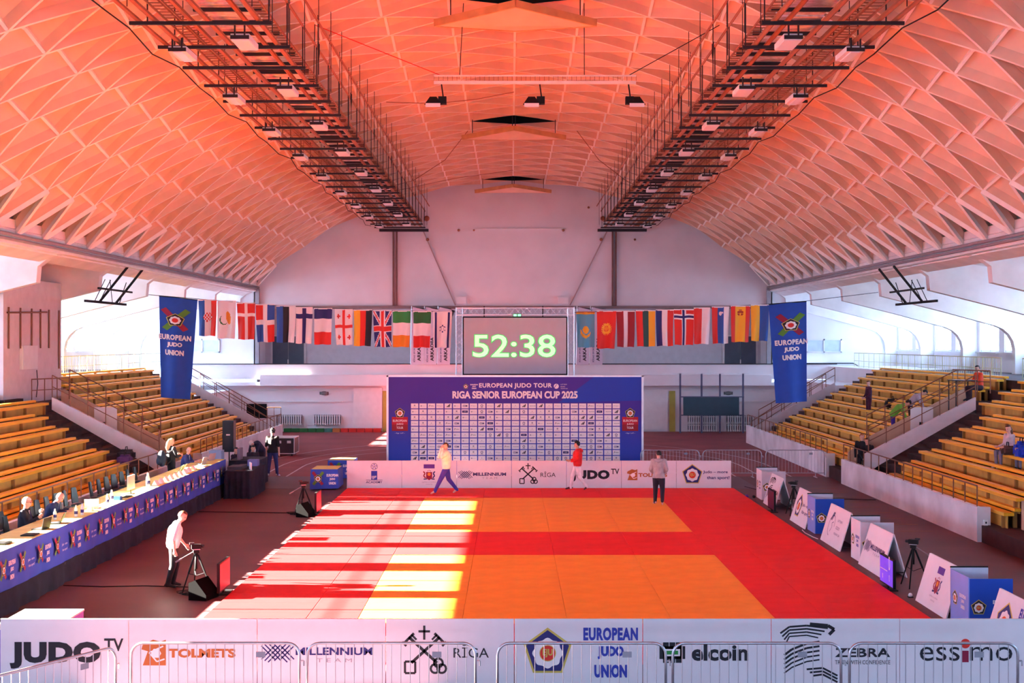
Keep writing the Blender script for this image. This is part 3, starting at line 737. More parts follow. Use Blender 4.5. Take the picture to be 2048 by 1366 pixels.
# ================================================================ FLAGS
FY = 55.0
def fx(x): return (x-1022)*FY/F
def fz(y): return H-(y-683)*FY/F
def V(*cols):
    n = len(cols); return lambda u, v: cols[min(n-1, int(u*n))]
def Hz(*cols):
    n = len(cols); return lambda u, v: cols[min(n-1, int(v*n))]
def incirc(u, v, cu, cv, r): return ((u-cu)*.9)**2+((v-cv)*1.5)**2 < r*r
def d_cro(u, v):
    if incirc(u, v, .5, .47, .2): return wht if (int(u*12)+int(v*20)) % 2 else red
    return sblue if u < .34 else wht if u < .68 else red
def d_cyp(u, v): return orange if ((u-.6)*.9-(v-.46)*.3)**2/.014+((v-.46)*1.5)**2/.07 < 1 else (dgreen if incirc(u, v, .35, .5, .2) and not incirc(u, v, .4, .48, .19) else wht)
def cross(bg_, c, u0, u1, v0, v1): return lambda u, v: c if u0 < u < u1 or v0 < v < v1 else bg_
def d_dom(u, v):
    if .4 < u < .6 or .42 < v < .54: return wht
    return red if (u < .5) == (v < .5) else sblue
def d_geo(u, v):
    if .42 < u < .57 or .43 < v < .53: return red
    for a, b in ((.2, .2), (.8, .2), (.2, .78), (.8, .78)):
        if (abs(u-a) < .1 and abs(v-b) < .02) or (abs(u-a) < .03 and abs(v-b) < .06): return red
    return wht
def d_uk(u, v):
    x, y = abs(u-.5), abs(v-.5)
    if x < .09 or y < .055: return red
    if x < .15 or y < .09: return wht
    k = abs(x-y)
    return red if k < .035 else wht if k < .085 else navy
def d_isr(u, v):
    if .08 < u < .21 or .76 < u < .88: return navy
    r = math.hypot((u-.5)*.9, (v-.47)*1.5); a = math.atan2((v-.47)*1.5, (u-.5)*.9)
    return navy if .08+.035*math.cos(6*a+PI) < r < .125+.045*math.cos(6*a+PI) else wht
def d_kaz(u, v):
    if u < .08 and False: return yellow
    if v < .06: return yellow if int(u*20) % 2 else orange
    return yellow if incirc(u, v, .5, .5, .16) or (incirc(u, v, .48, .56, .26) and not incirc(u, v, .52, .48, .25)) else skyb
def d_kyr(u, v):
    if incirc(u, v, .5, .48, .13): return red if incirc(u, v, .5, .48, .1) and (incirc(u, v, .5, .48, .09) == False) else orange
    r = math.hypot((u-.5)*.9, (v-.48)*1.5); a = math.atan2((v-.48)*1.5, (u-.5)*.9)
    return yellow if r < .19 or (r < .25 and math.cos(18*a) > 0) else red
def d_nor(u, v):
    if .38 < u < .6 or .12 < v < .28:
        if .44 < u < .54 or .165 < v < .235: return navy
        return wht
    return red
def d_slo(u, v):
    if incirc(u, v, .55, .2, .12): return wht if (v < .17 or incirc(u, v, .5, .2, .06)) else sblue
    return red if u < .36 else sblue if u < .7 else wht
def d_spa(u, v):
    if incirc(u, v, .5, .2, .14) and not incirc(u, v, .5, .22, .05): return dkred if int(v*60) % 2 else orange
    return red if u < .25 or u > .75 else yellow
FL = [(396, 434, 600, 672, 'Croatia', d_cro, 'blue, white and red flag with a red checked shield'),
 (434, 473, 602, 677, 'x', d_cyp, 'white flag with an orange island shape'),
 (473, 511, 606, 679, 'x', cross(red, wht, .43, .56, .28, .38), 'red flag with a white cross'),
 (511, 550, 609, 684, 'x', d_dom, 'flag of red and blue quarters split by a white cross'),
 (552, 592, 612, 685, 'x', V(sblue, blk, wht), 'blue, black and white flag of vertical bands'),
 (591, 626, 615, 687, 'x', cross(wht, navy, .38, .62, .17, .3), 'white flag with a dark blue cross'),
 (628, 665, 617, 689, 'x', Hz(navy, wht, wht, red) if False else (lambda u, v: navy if v < .28 else wht if v < .65 else red), 'flag banded dark blue, white and red from top to bottom'),
 (669, 706, 619, 690, 'x', d_geo, 'white flag with a red cross and four small crosses'),
 (707, 745, 620, 692, 'x', V(yellow, red, blk), 'yellow, red and black flag of vertical bands'),
 (746, 784, 621, 694, 'x', d_uk, 'navy flag with red and white crossing diagonals'),
 (785, 822, 622, 694, 'x', Hz(green, wht, orange), 'flag banded green, white and orange'),
 (826, 863, 623, 695, 'x', Hz(dgreen, wht, red), 'flag banded dark green, white and red'),
 (866, 905, 624, 695, 'x', d_isr, 'white flag with two navy stripes and a six pointed star'),
 (1152, 1190, 624, 695, 'x', d_kaz, 'sky blue flag with a yellow sun'),
 (1193, 1233, 622, 697, 'x', d_kyr, 'red flag with a yellow rayed sun'),
 (1232, 1270, 622, 694, 'x', V(dkred, dkred, wht, dkred, dkred), 'dark red flag with a thin white band'),
 (1271, 1311, 621, 693, 'x', V(red, dkolive, yellow), 'red, dark green and yellow flag of vertical bands'),
 (1311, 1348, 620, 692, 'x', V(navy, wht, red), 'navy, white and red flag of vertical bands'),
 (1347, 1388, 619, 690, 'x', d_nor, 'red flag with a navy cross edged in white'),
 (1387, 1421, 616, 688, 'x', V(red, wht), 'flag half red and half white'),
 (1423, 1459, 614, 687, 'x', d_slo, 'red, blue and white flag with a small shield'),
 (1461, 1501, 612, 684, 'x', d_spa, 'red flag with a broad yellow band and crest'),
 (1501, 1538, 610, 682, 'x', V(yellow, sblue), 'flag half yellow and half blue')]
NU, NV = 26, 46
for n, (x0, x1, y0, y1, _, des, lab) in enumerate(FL):
    a, b, zt, zb = fx(x0)+.01, fx(x1)-.01, fz(y0), fz(y1); ph = R_.random()*6; mb = MB(); mats = []
    for i in range(NU+1):
        for j in range(NV+1):
            u, v = i/NU, j/NV; k = 1-.10*v
            x = (a+b)/2+(a-b)*(.5-u)*k*1.0+.03*math.sin(ph+v*2)*v; y = FY+.06*math.sin(u*9+ph+v*1.5)*(.3+v)
            mb.v.append((x, y, zt+(zb-zt)*v+.012*math.sin(u*9+ph)))
    for i in range(NU):
        for j in range(NV):
            m = des((i+.5)/NU, (j+.5)/NV)
            if m not in mats: mats.append(m)
            q = i*(NV+1)+j; mb.f.append((q, q+1, q+NV+2, q+NV+1)); mb.m.append(mats.index(m)); mb.sm.append(True)
    t = thing('hanging_flag', lab+' on the flag line', 'flag', ((a+b)/2, FY, zt), 0, 'national flags on the line')
    mb.build('cloth', mats, t); MB().box(a, b, FY-.012, FY+.012, zt-.03, zt+.02).build('hem', wht if n != 13 else brown, t)
t = thing('flag_line', 'rope carrying the flags, slanting down to the screen on its left side', 'rope', (-9, FY, 6.9))
MB().path([(-15.1, FY, 7.3), (-14.7, FY, fz(592)+.02), (fx(434), FY, fz(601)), (fx(550), FY, fz(611)), (fx(745), FY, fz(620)), (fx(915), FY, fz(624))], .012, 5).build('cord', blk, t)
t = thing('flag_line', 'rope carrying the flags from the screen to the right hand long banner', 'rope', (9, FY, 6.9))
MB().path([(fx(1145), FY, fz(625)), (fx(1270), FY, fz(621)), (fx(1420), FY, fz(615)), (fx(1537), FY, fz(608)), (fx(1613), FY, fz(602)), (15.3, FY, 7.4)], .012, 5).build('cord', blk, t)
def long_banner(xt0, xt1, yt0, yt1, xb0, xb1, yb0, yb1, cx, lab):
    mb = MB(); n, m_ = 14, 24
    def S(u, v, lift=0):
        x = (fx(xt0)*(1-u)+fx(xt1)*u)*(1-v)+(fx(xb0)*(1-u)+fx(xb1)*u)*v
        z = (fz(yt0)*(1-u)+fz(yt1)*u)*(1-v)+(fz(yb0)*(1-u)+fz(yb1)*u)*v
        return (x, FY+.05*math.sin(u*8+1)*(.4+v)-lift, z)
    for i in range(n+1):
        for j in range(m_+1): mb.v.append(S(i/n, j/m_))
    for i in range(n):
        for j in range(m_): q = i*(m_+1)+j; mb.f.append((q, q+1, q+m_+2, q+m_+1)); mb.m.append(0); mb.sm.append(True)
    t = thing('long_banner', lab, 'banner', ((fx(xt0)+fx(xt1))/2, FY, fz(yb0)))
    mb.build('cloth', mat('banner_blue', (.008, .075, .47), .55, var=.05), t)
    p = PR(); p.sub(L_cross(), .5, -.95, .6); p.sub(L_union(wht, 1.0), .5, -2.0, .98, .95)
    me = p.mesh('emblem_print', (0,0,0), (1,0,0), (0,0,1), .0)
    W = 1.0; Hh = 4.25
    bm = bmesh.new(); bm.from_mesh(me); bmesh.ops.triangulate(bm, faces=bm.faces)
    bmesh.ops.subdivide_edges(bm, edges=[e for e in bm.edges if e.calc_length() > .15], cuts=2); bm.to_mesh(me); bm.free()
    mats = list(me.materials); lay = {m: i for i, m in enumerate([dkgreen2, maroon, gold, blk, navy, wht, red])}
    vl = {}
    for q in me.polygons:
        for i in q.vertices: vl[i] = max(vl.get(i, 0), lay.get(mats[q.material_index], 3))
    for i, v in enumerate(me.vertices):
        u, vv = v.co.x/W, -v.co.z/Hh
        c = S(cx+(u-.5)*.95, vv, .012+.006*vl.get(i, 3)); v.co = (c[0]-t.location.x, c[1]-t.location.y, c[2]-t.location.z)
    ob('emblem_print', me, t)
    MB().tube(S(0, 0), S(1, 0), .02, 6).build('top_rod', blk, t)
long_banner(318, 395, 592, 600, 321, 380, 795, 799, .44, 'long royal blue banner with emblem hanging left of the flag line')
long_banner(1537, 1613, 609, 603, 1552, 1614, 807, 803, .56, 'long royal blue banner with emblem hanging right of the flag line')
# club flags on the gallery
for n, (x0, lab) in enumerate(((822, 'white club flag on the gallery, leftmost of the three left of the clock'), (848, 'white club flag on the gallery, middle of the three left of the clock'), (875, 'white club flag on the gallery, nearest the clock on its left side'),
                               (1153, 'white club flag on the gallery nearest the clock on its right side'), (1180, 'white club flag on the gallery second from the clock on its right side'))):
    Y = 77.2; k = Y/F; x = (x0-1022)*k; t = thing('club_flag', lab, 'flag', (x+.4, Y, 4.05), 0, 'club flags on the gallery')
    zt = H+(683-614)*k; mb = MB()
    mb.prismxz([(x, 4.0), (x+.72, 4.0), (x+.82, zt-.1), (x+1.05, zt-.25), (x+1.0, zt-.55)][:3]+[(x+1.0, zt-.2), (x+.1, zt)], Y, Y+.03); mb.build('cloth', mat('club_white', (.62,.62,.74), .7, var=.05), t)
    MB().tube((x-.02, Y+.03, 4.0), (x+.03, Y+.03, zt+.05), .02, 6).build('pole', alum, t)
    p = PR(); p.text('ARKADIJA', 0, -.12, 1.4, .26, blk, .03).text('RĪGAS SPORTA SKOLA', 0, .2, 1.5, .12, navy, .01)
    p.put('lettering', t, (x+.38, Y, 4.9), (0,0,1), (-1,0,0), .004)
# ================================================================ BENCHES
seatm = {}
def bench(s, i, y0, y1, label, grp):
    L = y1-y0; x = s*XI(i)+.1; z = ZI(i); t = thing('spectator_bench', label, 'bench', (x, y0, FI(i)), 0, grp)
    def bx_(nm, a, b, ya, yb, za, zb, m):
        key = (nm, s, round(b-a, 3), round(yb-ya, 2)); xs = sorted((s*a, s*b))
        k2 = (nm, s, round(a, 3), round(b, 3), round(ya, 2), round(yb, 2), round(za, 3))
        if k2 not in seatm: seatm[k2] = MB().box(xs[0], xs[1], ya, yb, za, zb).mesh(nm, m)
        ob(nm, seatm[k2], t)
    h = .42
    bx_('seat_plank', 0, .27, 0, L, h-.085, h, pine)
    bx_('back_plank', .285, .45, 0, L-.5, h+.03, h+.11, pine)
    bx_('riser_board', .12, .15, .1, L-.1, .0, h-.085, board)
    n = max(2, int(L/1.9))
    for k in range(n+1):
        key = ('leg', s)
        if key not in seatm:
            xs = sorted((s*.03, s*.45)); seatm[key] = MB().box(min(s*.04, s*.13), max(s*.04, s*.13), -.045, .045, 0, h-.085).box(min(s*.33, s*.43), max(s*.33, s*.43), -.04, .04, 0, h+.03).mesh('leg', mat('bench_leg', (.34,.16,.035), .7, var=.1))
        ob('leg', seatm[key], t, (0, .25+k*(L-.5)/n, 0))
    return t
ordn = ['lowest', 'second', 'third', 'fourth', 'fifth', 'sixth', 'seventh', 'eighth', 'top']
for s, sd_ in ((1, 'right'), (-1, 'left')):
    for i in range(9):
        yb = 45 if i < 6 else 47.0
        if s > 0 or i < 7: bench(s, i, 28 if i > 1 or s < 0 else 34.5, yb, f'long pine bench, {ordn[i]} row up, in the {sd_} stand nearer the camera', 'benches of the stands')
        yf = 50.2 if i < 7 else 49.0
        if s < 0 and i >= 7: yf = 51.6
        bench(s, i, yf, 66-(.25*i if False else 0), f'long pine bench, {ordn[i]} row up, in the {sd_} stand beyond the stair', 'benches of the stands')
# aisle steps beside the sections
for s in (-1, 1):
    for y0, y1 in ((45.1, 46.8), (66.1, 67.6)):
        mb = MB()
        for i in range(9): a, b = sorted((s*(XI(i)+.15)+.1, s*(XI(i)+.5)+.1)); mb.box(a, b, y0, y1, FI(i), FI(i)+.19)
        struct('floor_aisle_steps', mb, darkstep)
# ================================================================ HANDRAILS
def railing(pts, h, n, label, m=rail, mids=(.5,), r=.022, curl=False):
    t = thing('handrail', label, 'railing', pts[0])
    P_ = [Vector(p) for p in pts]; up = Vector((0,0,h)); top = [p+up for p in P_]
    if curl: top = [P_[0]+Vector((0,0,.02))]+[P_[0]+up*.8]+top[0:1]+top[1:]
    MB().path(top, r, 6).build('top_rail', m, t)
    for k in mids: MB().path([p+up*k for p in P_], r*.7, 6).build('mid_rail', m, t)
    L = sum((b-a).length for a, b in zip(P_[:-1], P_[1:])); me = MB().tube((0,0,0), (0,0,h), r*.8, 6).mesh('post', m)
    for i in range(n+1):
        d = L*i/n
        for a, b in zip(P_[:-1], P_[1:]):
            l = (b-a).length
            if d <= l+1e-6: q = a+(b-a)*(d/l); break
            d -= l
        ob('post', me, t, q-P_[0])
    return t
railing([(12.5, 35.4, .93), (12.5, 49.6, .93)], .55, 15, 'brown handrail on the right barrier wall nearer the camera', mids=())
railing([(12.5, 52.2, .93), (12.5, 69.7, .93)], .55, 18, 'brown handrail on the right barrier wall beyond the gap', mids=())
railing([(-12.27, 26, .93), (-12.27, 47, .93)], .55, 18, 'brown handrail behind the row of officials chairs', mids=())
railing([(-12.27, 52.2, .93), (-12.27, 70.4, .93)], .55, 18, 'brown handrail beside the black speaker, running to the end wall radiators', mids=())
for s, sd_ in ((1, 'right'), (-1, 'left')):
    railing([(s*12.6+.1, 46.9, 1.4), (s*16.4+.1, 46.9, 3.35)], .8, 6, f'brown handrail on the {sd_} white stair parapet', curl=True)
    railing([(s*13.2+.1, 49.35, 1.75), (s*16.6+.1, 49.35, 3.45)], .85, 5, f'brown handrail on the inner wall of the {sd_} stair', curl=True)
    railing([(s*12.6+.1, 67.65, 1.1), (s*16.5+.1, 67.65, 3.25)], .75, 6, f'thin handrail of the far {sd_} stair near the end wall', curl=True)
    railing([(s*12.6+.1, 69.6, .4), (s*16.5+.1, 69.6, 2.9)], .75, 5, f'second thin handrail of the far {sd_} stair, against the end wall')
    t = railing([(s*19.4+.1, 52.5 if s > 0 else 51.6, 3.9), (s*19.4+.1, 75.0, 3.9)], .8, 22, f'pale slatted railing along the top walkway of the {sd_} stand', m=mat('railing_cream', (.62, .58, .30), .5), mids=(.08, .45), r=.018)
    me = MB().tube((0,0,.05), (0,0,.8), .008, 4).mesh('baluster', mat('railing_cream', (.62, .58, .30)))
    for i in range(90): ob('baluster', me, t, (0, .12+i*.25, 0))
railing([(19.5, 44.0, 3.9), (19.5, 50.3, 3.9)], .8, 6, 'short pale railing at the right picture edge above the red jacket', m=mat('railing_cream', (.62,.58,.30)), mids=(.08, .45), r=.018)
railing([(17.1, 47.1, 3.5), (16.5, 49.3, 3.5)], .8, 3, 'brown rail closing the top of the right stair beside the small table')
railing([(-17.1, 47.1, 3.2), (-16.5, 49.3, 3.2)], .8, 3, 'brown rail closing the top of the left stair')
railing([(-13.0, 70.4, .93), (-12.27, 70.4, .93)], .9, 2, 'short brown rail at the far end of the left barrier wall')
t = thing('pipe_rail', 'dark pipe handrail along the white end wall right of the long banner', 'railing', (17, YE-.1, 4))
MB().path([(15.4, YE-.1, 4.06), (20.3, YE-.1, 4.06), (20.6, YE-.1, 3.9), (20.7, YE-.1, 3.3)], .03, 6).build('rail', dsteel, t)
for s, sd_ in ((1, 'right'), (-1, 'left')):
    g = thing('stair_gate', f'white panel gate on the {sd_} stair', 'gate', (s*15.2+.1, 49.2, 2.2))
    MB().box(s*15.2+.1-.42, s*15.2+.1+.42, 49.15, 49.19, 1.95, 2.9).build('panel', offwhite, g)
    MB().box(s*15.2, s*15.2+.12, 49.1, 49.15, 2.05, 2.35).build('latch', dsteel, g)
# ================================================================ GANTRIES
planks = mat('gantry_board', (.96, .93, .88), .5, var=.25, scale=6)
for s, sd_ in ((-1, 'left'), (1, 'right')):
    t = thing('ceiling_gantry', f'long brown steel lighting gantry hanging under the {sd_} side of the vault', 'gantry', (X0+s*6.6, 50, 12.1))
    X = lambda a: X0+s*a-(X0+s*6.6)
    def part(nm, mb, m): return ob(nm, mb.mesh(nm, m), t)
    for a, z, r in ((7.95, 0, .05), (7.6, .0, .055), (6.95, .1, .05), (6.6, .12, .06), (5.8, .12, .055), (5.42, .0, .06), (5.2, .95, .03), (7.75, .95, .03), (4.95, 1.25, .03)):
        part('rail', MB().tube((X(a), -26, z), (X(a), 28, z), r, 6), steel)
    me = MB().box(min(X(5.12), X(8.1)), max(X(5.12), X(8.1)), -.035, .035, -.13, -.06).mesh('crossbar', dsteel)
    me2 = MB().box(min(X(5.85), X(6.95)), max(X(5.85), X(6.95)), -.5, .5, .62, .66).mesh('deck_board', planks)
    me4 = MB().tube((X(7.75), 0, -.05), (X(7.75), 0, .95), .018, 4).tube((X(5.2), 0, -.05), (X(5.2), 0, .95), .018, 4).mesh('stanchion', dsteel)
    me3 = MB().box(min(X(5.6), X(7.1)), max(X(5.6), X(7.1)), -.04, .04, .5, .58).mesh('bearer', dsteel)
    k = 0; y = 27.6-2.25
    while y < 78:
        ob('crossbar', me, t, (0, y-50, 0)); ob('bearer', me3, t, (0, y-50+.3, 0)); ob('stanchion', me4, t, (0, y-50+.1, 0)); ob('bearer', me3, t, (0, y-50+1.4, 0)); y += 2.25
    y = 25.0
    while y < 77.8: ob('deck_board', me2, t, (R_.uniform(-.02, .02), y-50, R_.uniform(-.03, .03))); y += 1.08
    for a, z in ((7.25, .05), (5.5, .32), (7.45, .5)):
        mb = MB(); w_ = .16
        for d in (-w_, w_): mb.bar((X(a)+d, -26, z), (X(a)+d, 28, z), .02, .05)
        for i in range(216): yy = -26+i*.25; mb.bar((X(a)-w_, yy, z), (X(a)+w_, yy, z), .02)
        o = part('cable_tray', mb, steel); 
    for i, yy in enumerate([25+.9*q for q in range(58)]):
        if i % 3 == 0:
            part('strap', MB().bar((X(5.6), yy-50, .6), (X(7.0), yy-50+R_.uniform(-.2, .2), .58), .05), dsteel)
    k = 0
    yy = 26.4
    while yy < 78:
        for a, zt in ((4.95, None), (5.3, None), (7.8, None)):
            if a == 7.8 and k % 2: continue
            th = math.asin(a/RV); zt = arc(th, .0)[1]-12.1
            part('hanger_rod', MB().tube((X(a), yy-50, -.05), (X(a), yy-50, zt), .012, 4), dsteel)
        if k % 3 == 0: part('hook', MB().path([(X(4.95), yy-50-.12, .75), (X(4.95), yy-50-.12, .5), (X(4.95), yy-50, .3), (X(4.95), yy-50+.12, .5), (X(4.95), yy-50+.12, .75)], .014, 4), dsteel)
        yy += 2.25; k += 1
    part('cable', MB().path([(X(8.3), -26, -.1)]+[(X(8.2)+.08*math.sin(i*1.7), -26+i*2.0, -.1-.12*(i % 2)) for i in range(1, 27)], .015, 4), black)
    part('end_bar', MB().box(min(X(5.0), X(7.9)), max(X(5.0), X(7.9)), 27.9, 28.2, -.25, -.1), dsteel)
    # floodlights under the gantry are things of their own
    lampw = mat('lamp_glass', (.80, .82, .86), .3, var=0); rows = ((5.95, .0, 'inner'), (7.6, 1.2, 'outer'))
    for a, dy, rn in rows:
        yy = 28.9+dy; n = 0
        while yy < 77.5:
            f = thing('floodlight', f'rectangular floodlight number {n+1} along the {rn} rail of the {sd_} gantry', 'light', (X0+s*a, yy, 11.85), 0, 'floodlights on the gantries')
            f['label'] = f'floodlight under the {rn} rail of the {sd_} gantry, {ORD[8-n]} from the end wall'
            f['group'] = f'floodlights on the {rn} rail of the {sd_} gantry'
            if rn == 'inner': mb = MB().box(-.19, .19, -.5, .5, -.02, 0)
            else: mb = MB().box(-.1, .1, -.5, .5, -.02, 0)
            ob('lens', mb.mesh('lens', lampw), f); ob('housing', MB().box(-.2, .2, -.52, .52, 0, .12).mesh('housing', offwhite), f)
            ob('bracket', MB().box(-.2, .2, -.56, -.52, .0, .08).box(-.12, -.09, -.56, -.5, .08, .3).box(.09, .12, -.56, -.5, .08, .3).mesh('bracket', dsteel), f)
            yy += 5.6; n += 1
# hung cross tray with three floodlights
t = thing('lighting_bar', 'long horizontal lighting bar hung under the vault above the mat', 'bar', (.5, 36, 12.45))
MB().box(-2.1, 3.4, 35.9, 35.98, 12.36, 12.44).build('lower_rail', mat('pale_metal', (.8,.76,.7), .4), t); MB().box(-2.1, 3.4, 35.9, 35.94, 12.56, 12.6).build('upper_rail', mat('pale_metal', (.8,.76,.7)), t)
mb = MB()
for i in range(45): mb.box(-2.1+i*.125, -2.09+i*.125, 35.91, 35.93, 12.44, 12.56)
mb.build('rungs', steel, t)
for x0, z0, x1, y1, z1 in ((-1.9, 12.6, -5.35, 36.1, 14.0), (3.2, 12.6, 5.7, 36.1, 14.0), (-1.4, 12.6, -1.3, 36.1, 14.6), (2.0, 12.6, 2.0, 36.1, 14.6), (-5.35, 14.0, -5.4, 36.1, 12.2)):
    MB().tube((x0, 36, z0), (x1, y1, z1), .015, 4).build('stay_rope', red if x1 < -5 and z0 < 13 else dsteel, t)
for n, (x, lab) in enumerate(((-1.9, 'first dark floodlight from the left on the hung lighting bar'), (.78, 'middle dark floodlight on the hung lighting bar'), (3.2, 'third dark floodlight from the left on the hung lighting bar'))):
    f = thing('spotlight', lab, 'light', (x, 36, 12.3)); q = -1 if n < 2 else 1
    MB().bar((x, 36, 12.4), (x+.06, 36, 11.95), .035).build('arm', black, f)
    MB().box(x+.02-.1, x+.02+.12, 35.9, 36.1, 11.82, 12.02).build('ballast', black, f)
    c = x+q*.22
    MB().add([(c-.24,35.85,11.78),(c+.24,35.85,11.78),(c+.24,36.2,11.84),(c-.24,36.2,11.84),(c-.09,35.95,12.02),(c+.09,35.95,12.02),(c+.09,36.1,12.02),(c-.09,36.1,12.02)], [(0,3,2,1),(4,5,6,7),(0,1,5,4),(1,2,6,5),(2,3,7,6),(3,0,4,7)]).build('reflector', black, f)
    MB().box(c-.2, c+.2, 35.82, 35.86, 11.72, 11.82).build('lens', mat('lamp_glass', (.8,.82,.86)), f)
# loose ropes under the vault
for nm, pts, lab in (('cable', [(-1.9, 58, 14.6), (-3.0, 60, 13.6), (-4.6, 62, 12.9), (-7, 64, 12.6)], 'slack dark cable hanging left of the middle roof vent'),
                     ('cable', [(2.9, 58, 14.6), (4.0, 60, 13.6), (5.4, 62, 12.9), (6.5, 64, 12.7)], 'slack dark cable hanging right of the middle roof vent'),
                     ('cable', [(-4.3, 45.5, 13.6), (-2.6, 45.5, 13.55), (-1.2, 45.5, 13.7), (.1, 45.5, 13.95)], 'red brown cable strung below the vault between the lighting bar and middle vent'),
                     ('cable', [(-9.5, 72, 12.9), (-3, 70, 14.0), (.1, 69, 14.3)], 'thin cable running up to the far ridge')):
    t = thing('ceiling_cable', lab, 'cable', pts[0]); MB().path(pts, .016, 4).build(nm, steel, t)
# posts and stays on the gable
wp = bpy.data.objects['wall_end']
for x in (-6.98, 6.02):
    for d in (0, .2): MB().box(x+d-.04, x+d+.05, YE-.18, YE, 7.46, 12.0).build('wall_post', mat('post_rust', (.20,.10,.09)), wp)
for a, b in (((-5.2, 11.9), (-3.3, 7.5)), ((5.7, 11.9), (3.5, 7.5))): MB().bar((a[0], YE-.08, a[1]), (b[0], YE-.08, b[1]), .07).build('wall_stay', mat('post_pale', (.45,.33,.32)), wp)
MB().box(-2.1, 3.3, YE-.06, YE, 12.02, 12.07).build('wall_rail', offwhite, wp)
for n, (x, z, r) in enumerate(((-5.0, 12.65, .17), (-4.95, 11.4, .1), (5.45, 12.65, .15), (5.35, 11.4, .1), (-3.1, 11.95, .08), (-2.2, 11.95, .06), (3.1, 11.95, .08), (4.6, 13.3, .07), (7.35, 11.4, .07))):
    t = thing('wall_fitting', ['round fitting just beside the foot of the left gantry, upper one', 'cluster fitting below the foot of the left gantry', 'round fitting just beside the foot of the right gantry, upper one', 'fitting below the foot of the right gantry', 'dark fitting at the left end of the thin gable rail', 'second dark fitting on the left of the gable rail', 'dark fitting at the right end of the thin gable rail', 'small dark dot high on the gable wall right of the ridge', 'small dark dot on the gable right of the rusty post'][n], 'fitting', (x, YE-.1, z), 0, 'fittings on the gable wall')
    MB().ball((x, YE-.1, z), (r, .1, r), 8, 6).build('body', steel, t); MB().box(x-.03, x+.03, YE-.1, YE, z-.03, z+.03).build('arm', dsteel, t)
for x, lab in ((-2.95, 'pale box on the gable wall above the left end of the truss'), (3.1, 'pale box on the gable wall above the right end of the truss')):
    t = thing('wall_box', lab, 'box', (x, YE-.2, 7.6)); MB().box(x-.3, x+.3, YE-.25, YE, 7.6, 7.95).build('case', plaster, t); MB().box(x-.34, x+.34, YE-.27, YE, 7.95, 8.0).build('lid', offwhite, t)
# lift frames hung from the edge beams
for s, sd_ in ((-1, 'left'), (1, 'right')):
    t = thing('hoist_frame', f'black steel frame hanging from the {sd_} edge beam', 'frame', (s*15.8, 52, 6.9))
    MB().bar((s*16.0, 49.6, 6.88), (s*16.0, 54.8, 6.88), .09).build('lower_bar', black, t); MB().bar((s*15.6, 49.9, 7.37), (s*15.6, 54.3, 7.37), .07).build('upper_bar', black, t)
    for a, b in ((51.3, 52.6), (53.4, 54.7)): MB().bar((s*16.0, a, 6.88), (s*15.25, b, 8.35), .07).build('diagonal', black, t)
    for a, b in ((50.7, 50.9), (51.3, 51.6), (53.0, 51.5), (53.9, 53.7)): MB().bar((s*16.0, a, 6.88), (s*15.65, b, 7.75), .025).build('rod', black, t)
# scoreboard at the right of the end wall
t = thing('scoreboard', 'dark blank scoreboard on four thin posts in front of the right end wall', 'scoreboard', (11.7, 77, 0))
MB().box(10.05, 13.3, 76.95, 77.05, 1.05, 2.1).build('board', mat('scoreboard_slate', (.03,.07,.10), .5), t)
for x in (9.88, 11.13, 12.2, 13.55): MB().box(x-.05, x+.05, 77.05, 77.12, 0, 3.5).build('post', mat('post_blue_grey', (.10,.10,.18)), t)
for z in (1.05, 2.12): MB().box(9.85, 13.6, 77.0, 77.05, z-.03, z+.03).build('crossbar', mat('post_blue_grey', (.1,.1,.18)), t)
MB().box(9.4, 13.9, 77.05, 77.1, 3.45, 3.5).build('top_rod', alum, t)
t = thing('rolled_mats', 'low row of green and red stacked mats along the base of the end wall', 'mats', (-10, YE-.4, 0))
for i in range(12):
    MB().box(-13.4+i*.48, -12.96+i*.48, YE-.6, YE-.25, 0, .22).build('mat', [dgreen, dgreen, dgreen, dgreen, dgreen, mat('mat_teal', (.05,.2,.15)), brown, red, red, red, red, red][i], t)
# ================================================================ PEOPLE
skin = mat('skin', (.62, .32, .22), .55, var=.04); skinl = mat('skin_light', (.72, .42, .32), .55, var=.04)
hairb = mat('hair_black', (.015, .010, .010), .6); hairg = mat('hair_white', (.75, .72, .70), .7); hairbr = mat('hair_brown', (.10, .035, .015), .6); hairbl = mat('hair_blonde', (.75, .55, .35), .6); hairo = mat('hair_ginger', (.35, .13, .04), .6)
eyem = mat('eye_dark', (.02, .015, .015), .3, var=0); lipm = mat('lips', (.40, .12, .10), .5, var=0)
def cl(n, c): return mat('cloth_'+n, c, .85, var=.12, scale=7)
STAND = dict(hip=(0, .09, .93), knee=(.02, .1, .50), ankle=(-.01, .1, .085), toe=(.15, .12, .035), sh=(0, .175, 1.43), el=(-.02, .235, 1.14), wr=(.04, .24, .90), ha=(.06, .235, .82), pelvis=(0, 0, .96), chest=(.0, 0, 1.30), neck=(-.005, 0, 1.47), head=(.02, 0, 1.635))
SIT = dict(hip=(0, .09, .50), knee=(.42, .11, .50), ankle=(.40, .11, .09), toe=(.55, .12, .035), sh=(.03, .17, .99), el=(.06, .22, .72), wr=(.28, .18, .66), ha=(.36, .16, .66), pelvis=(0, 0, .52), chest=(.02, 0, .86), neck=(.04, 0, 1.03), head=(.07, 0, 1.19))
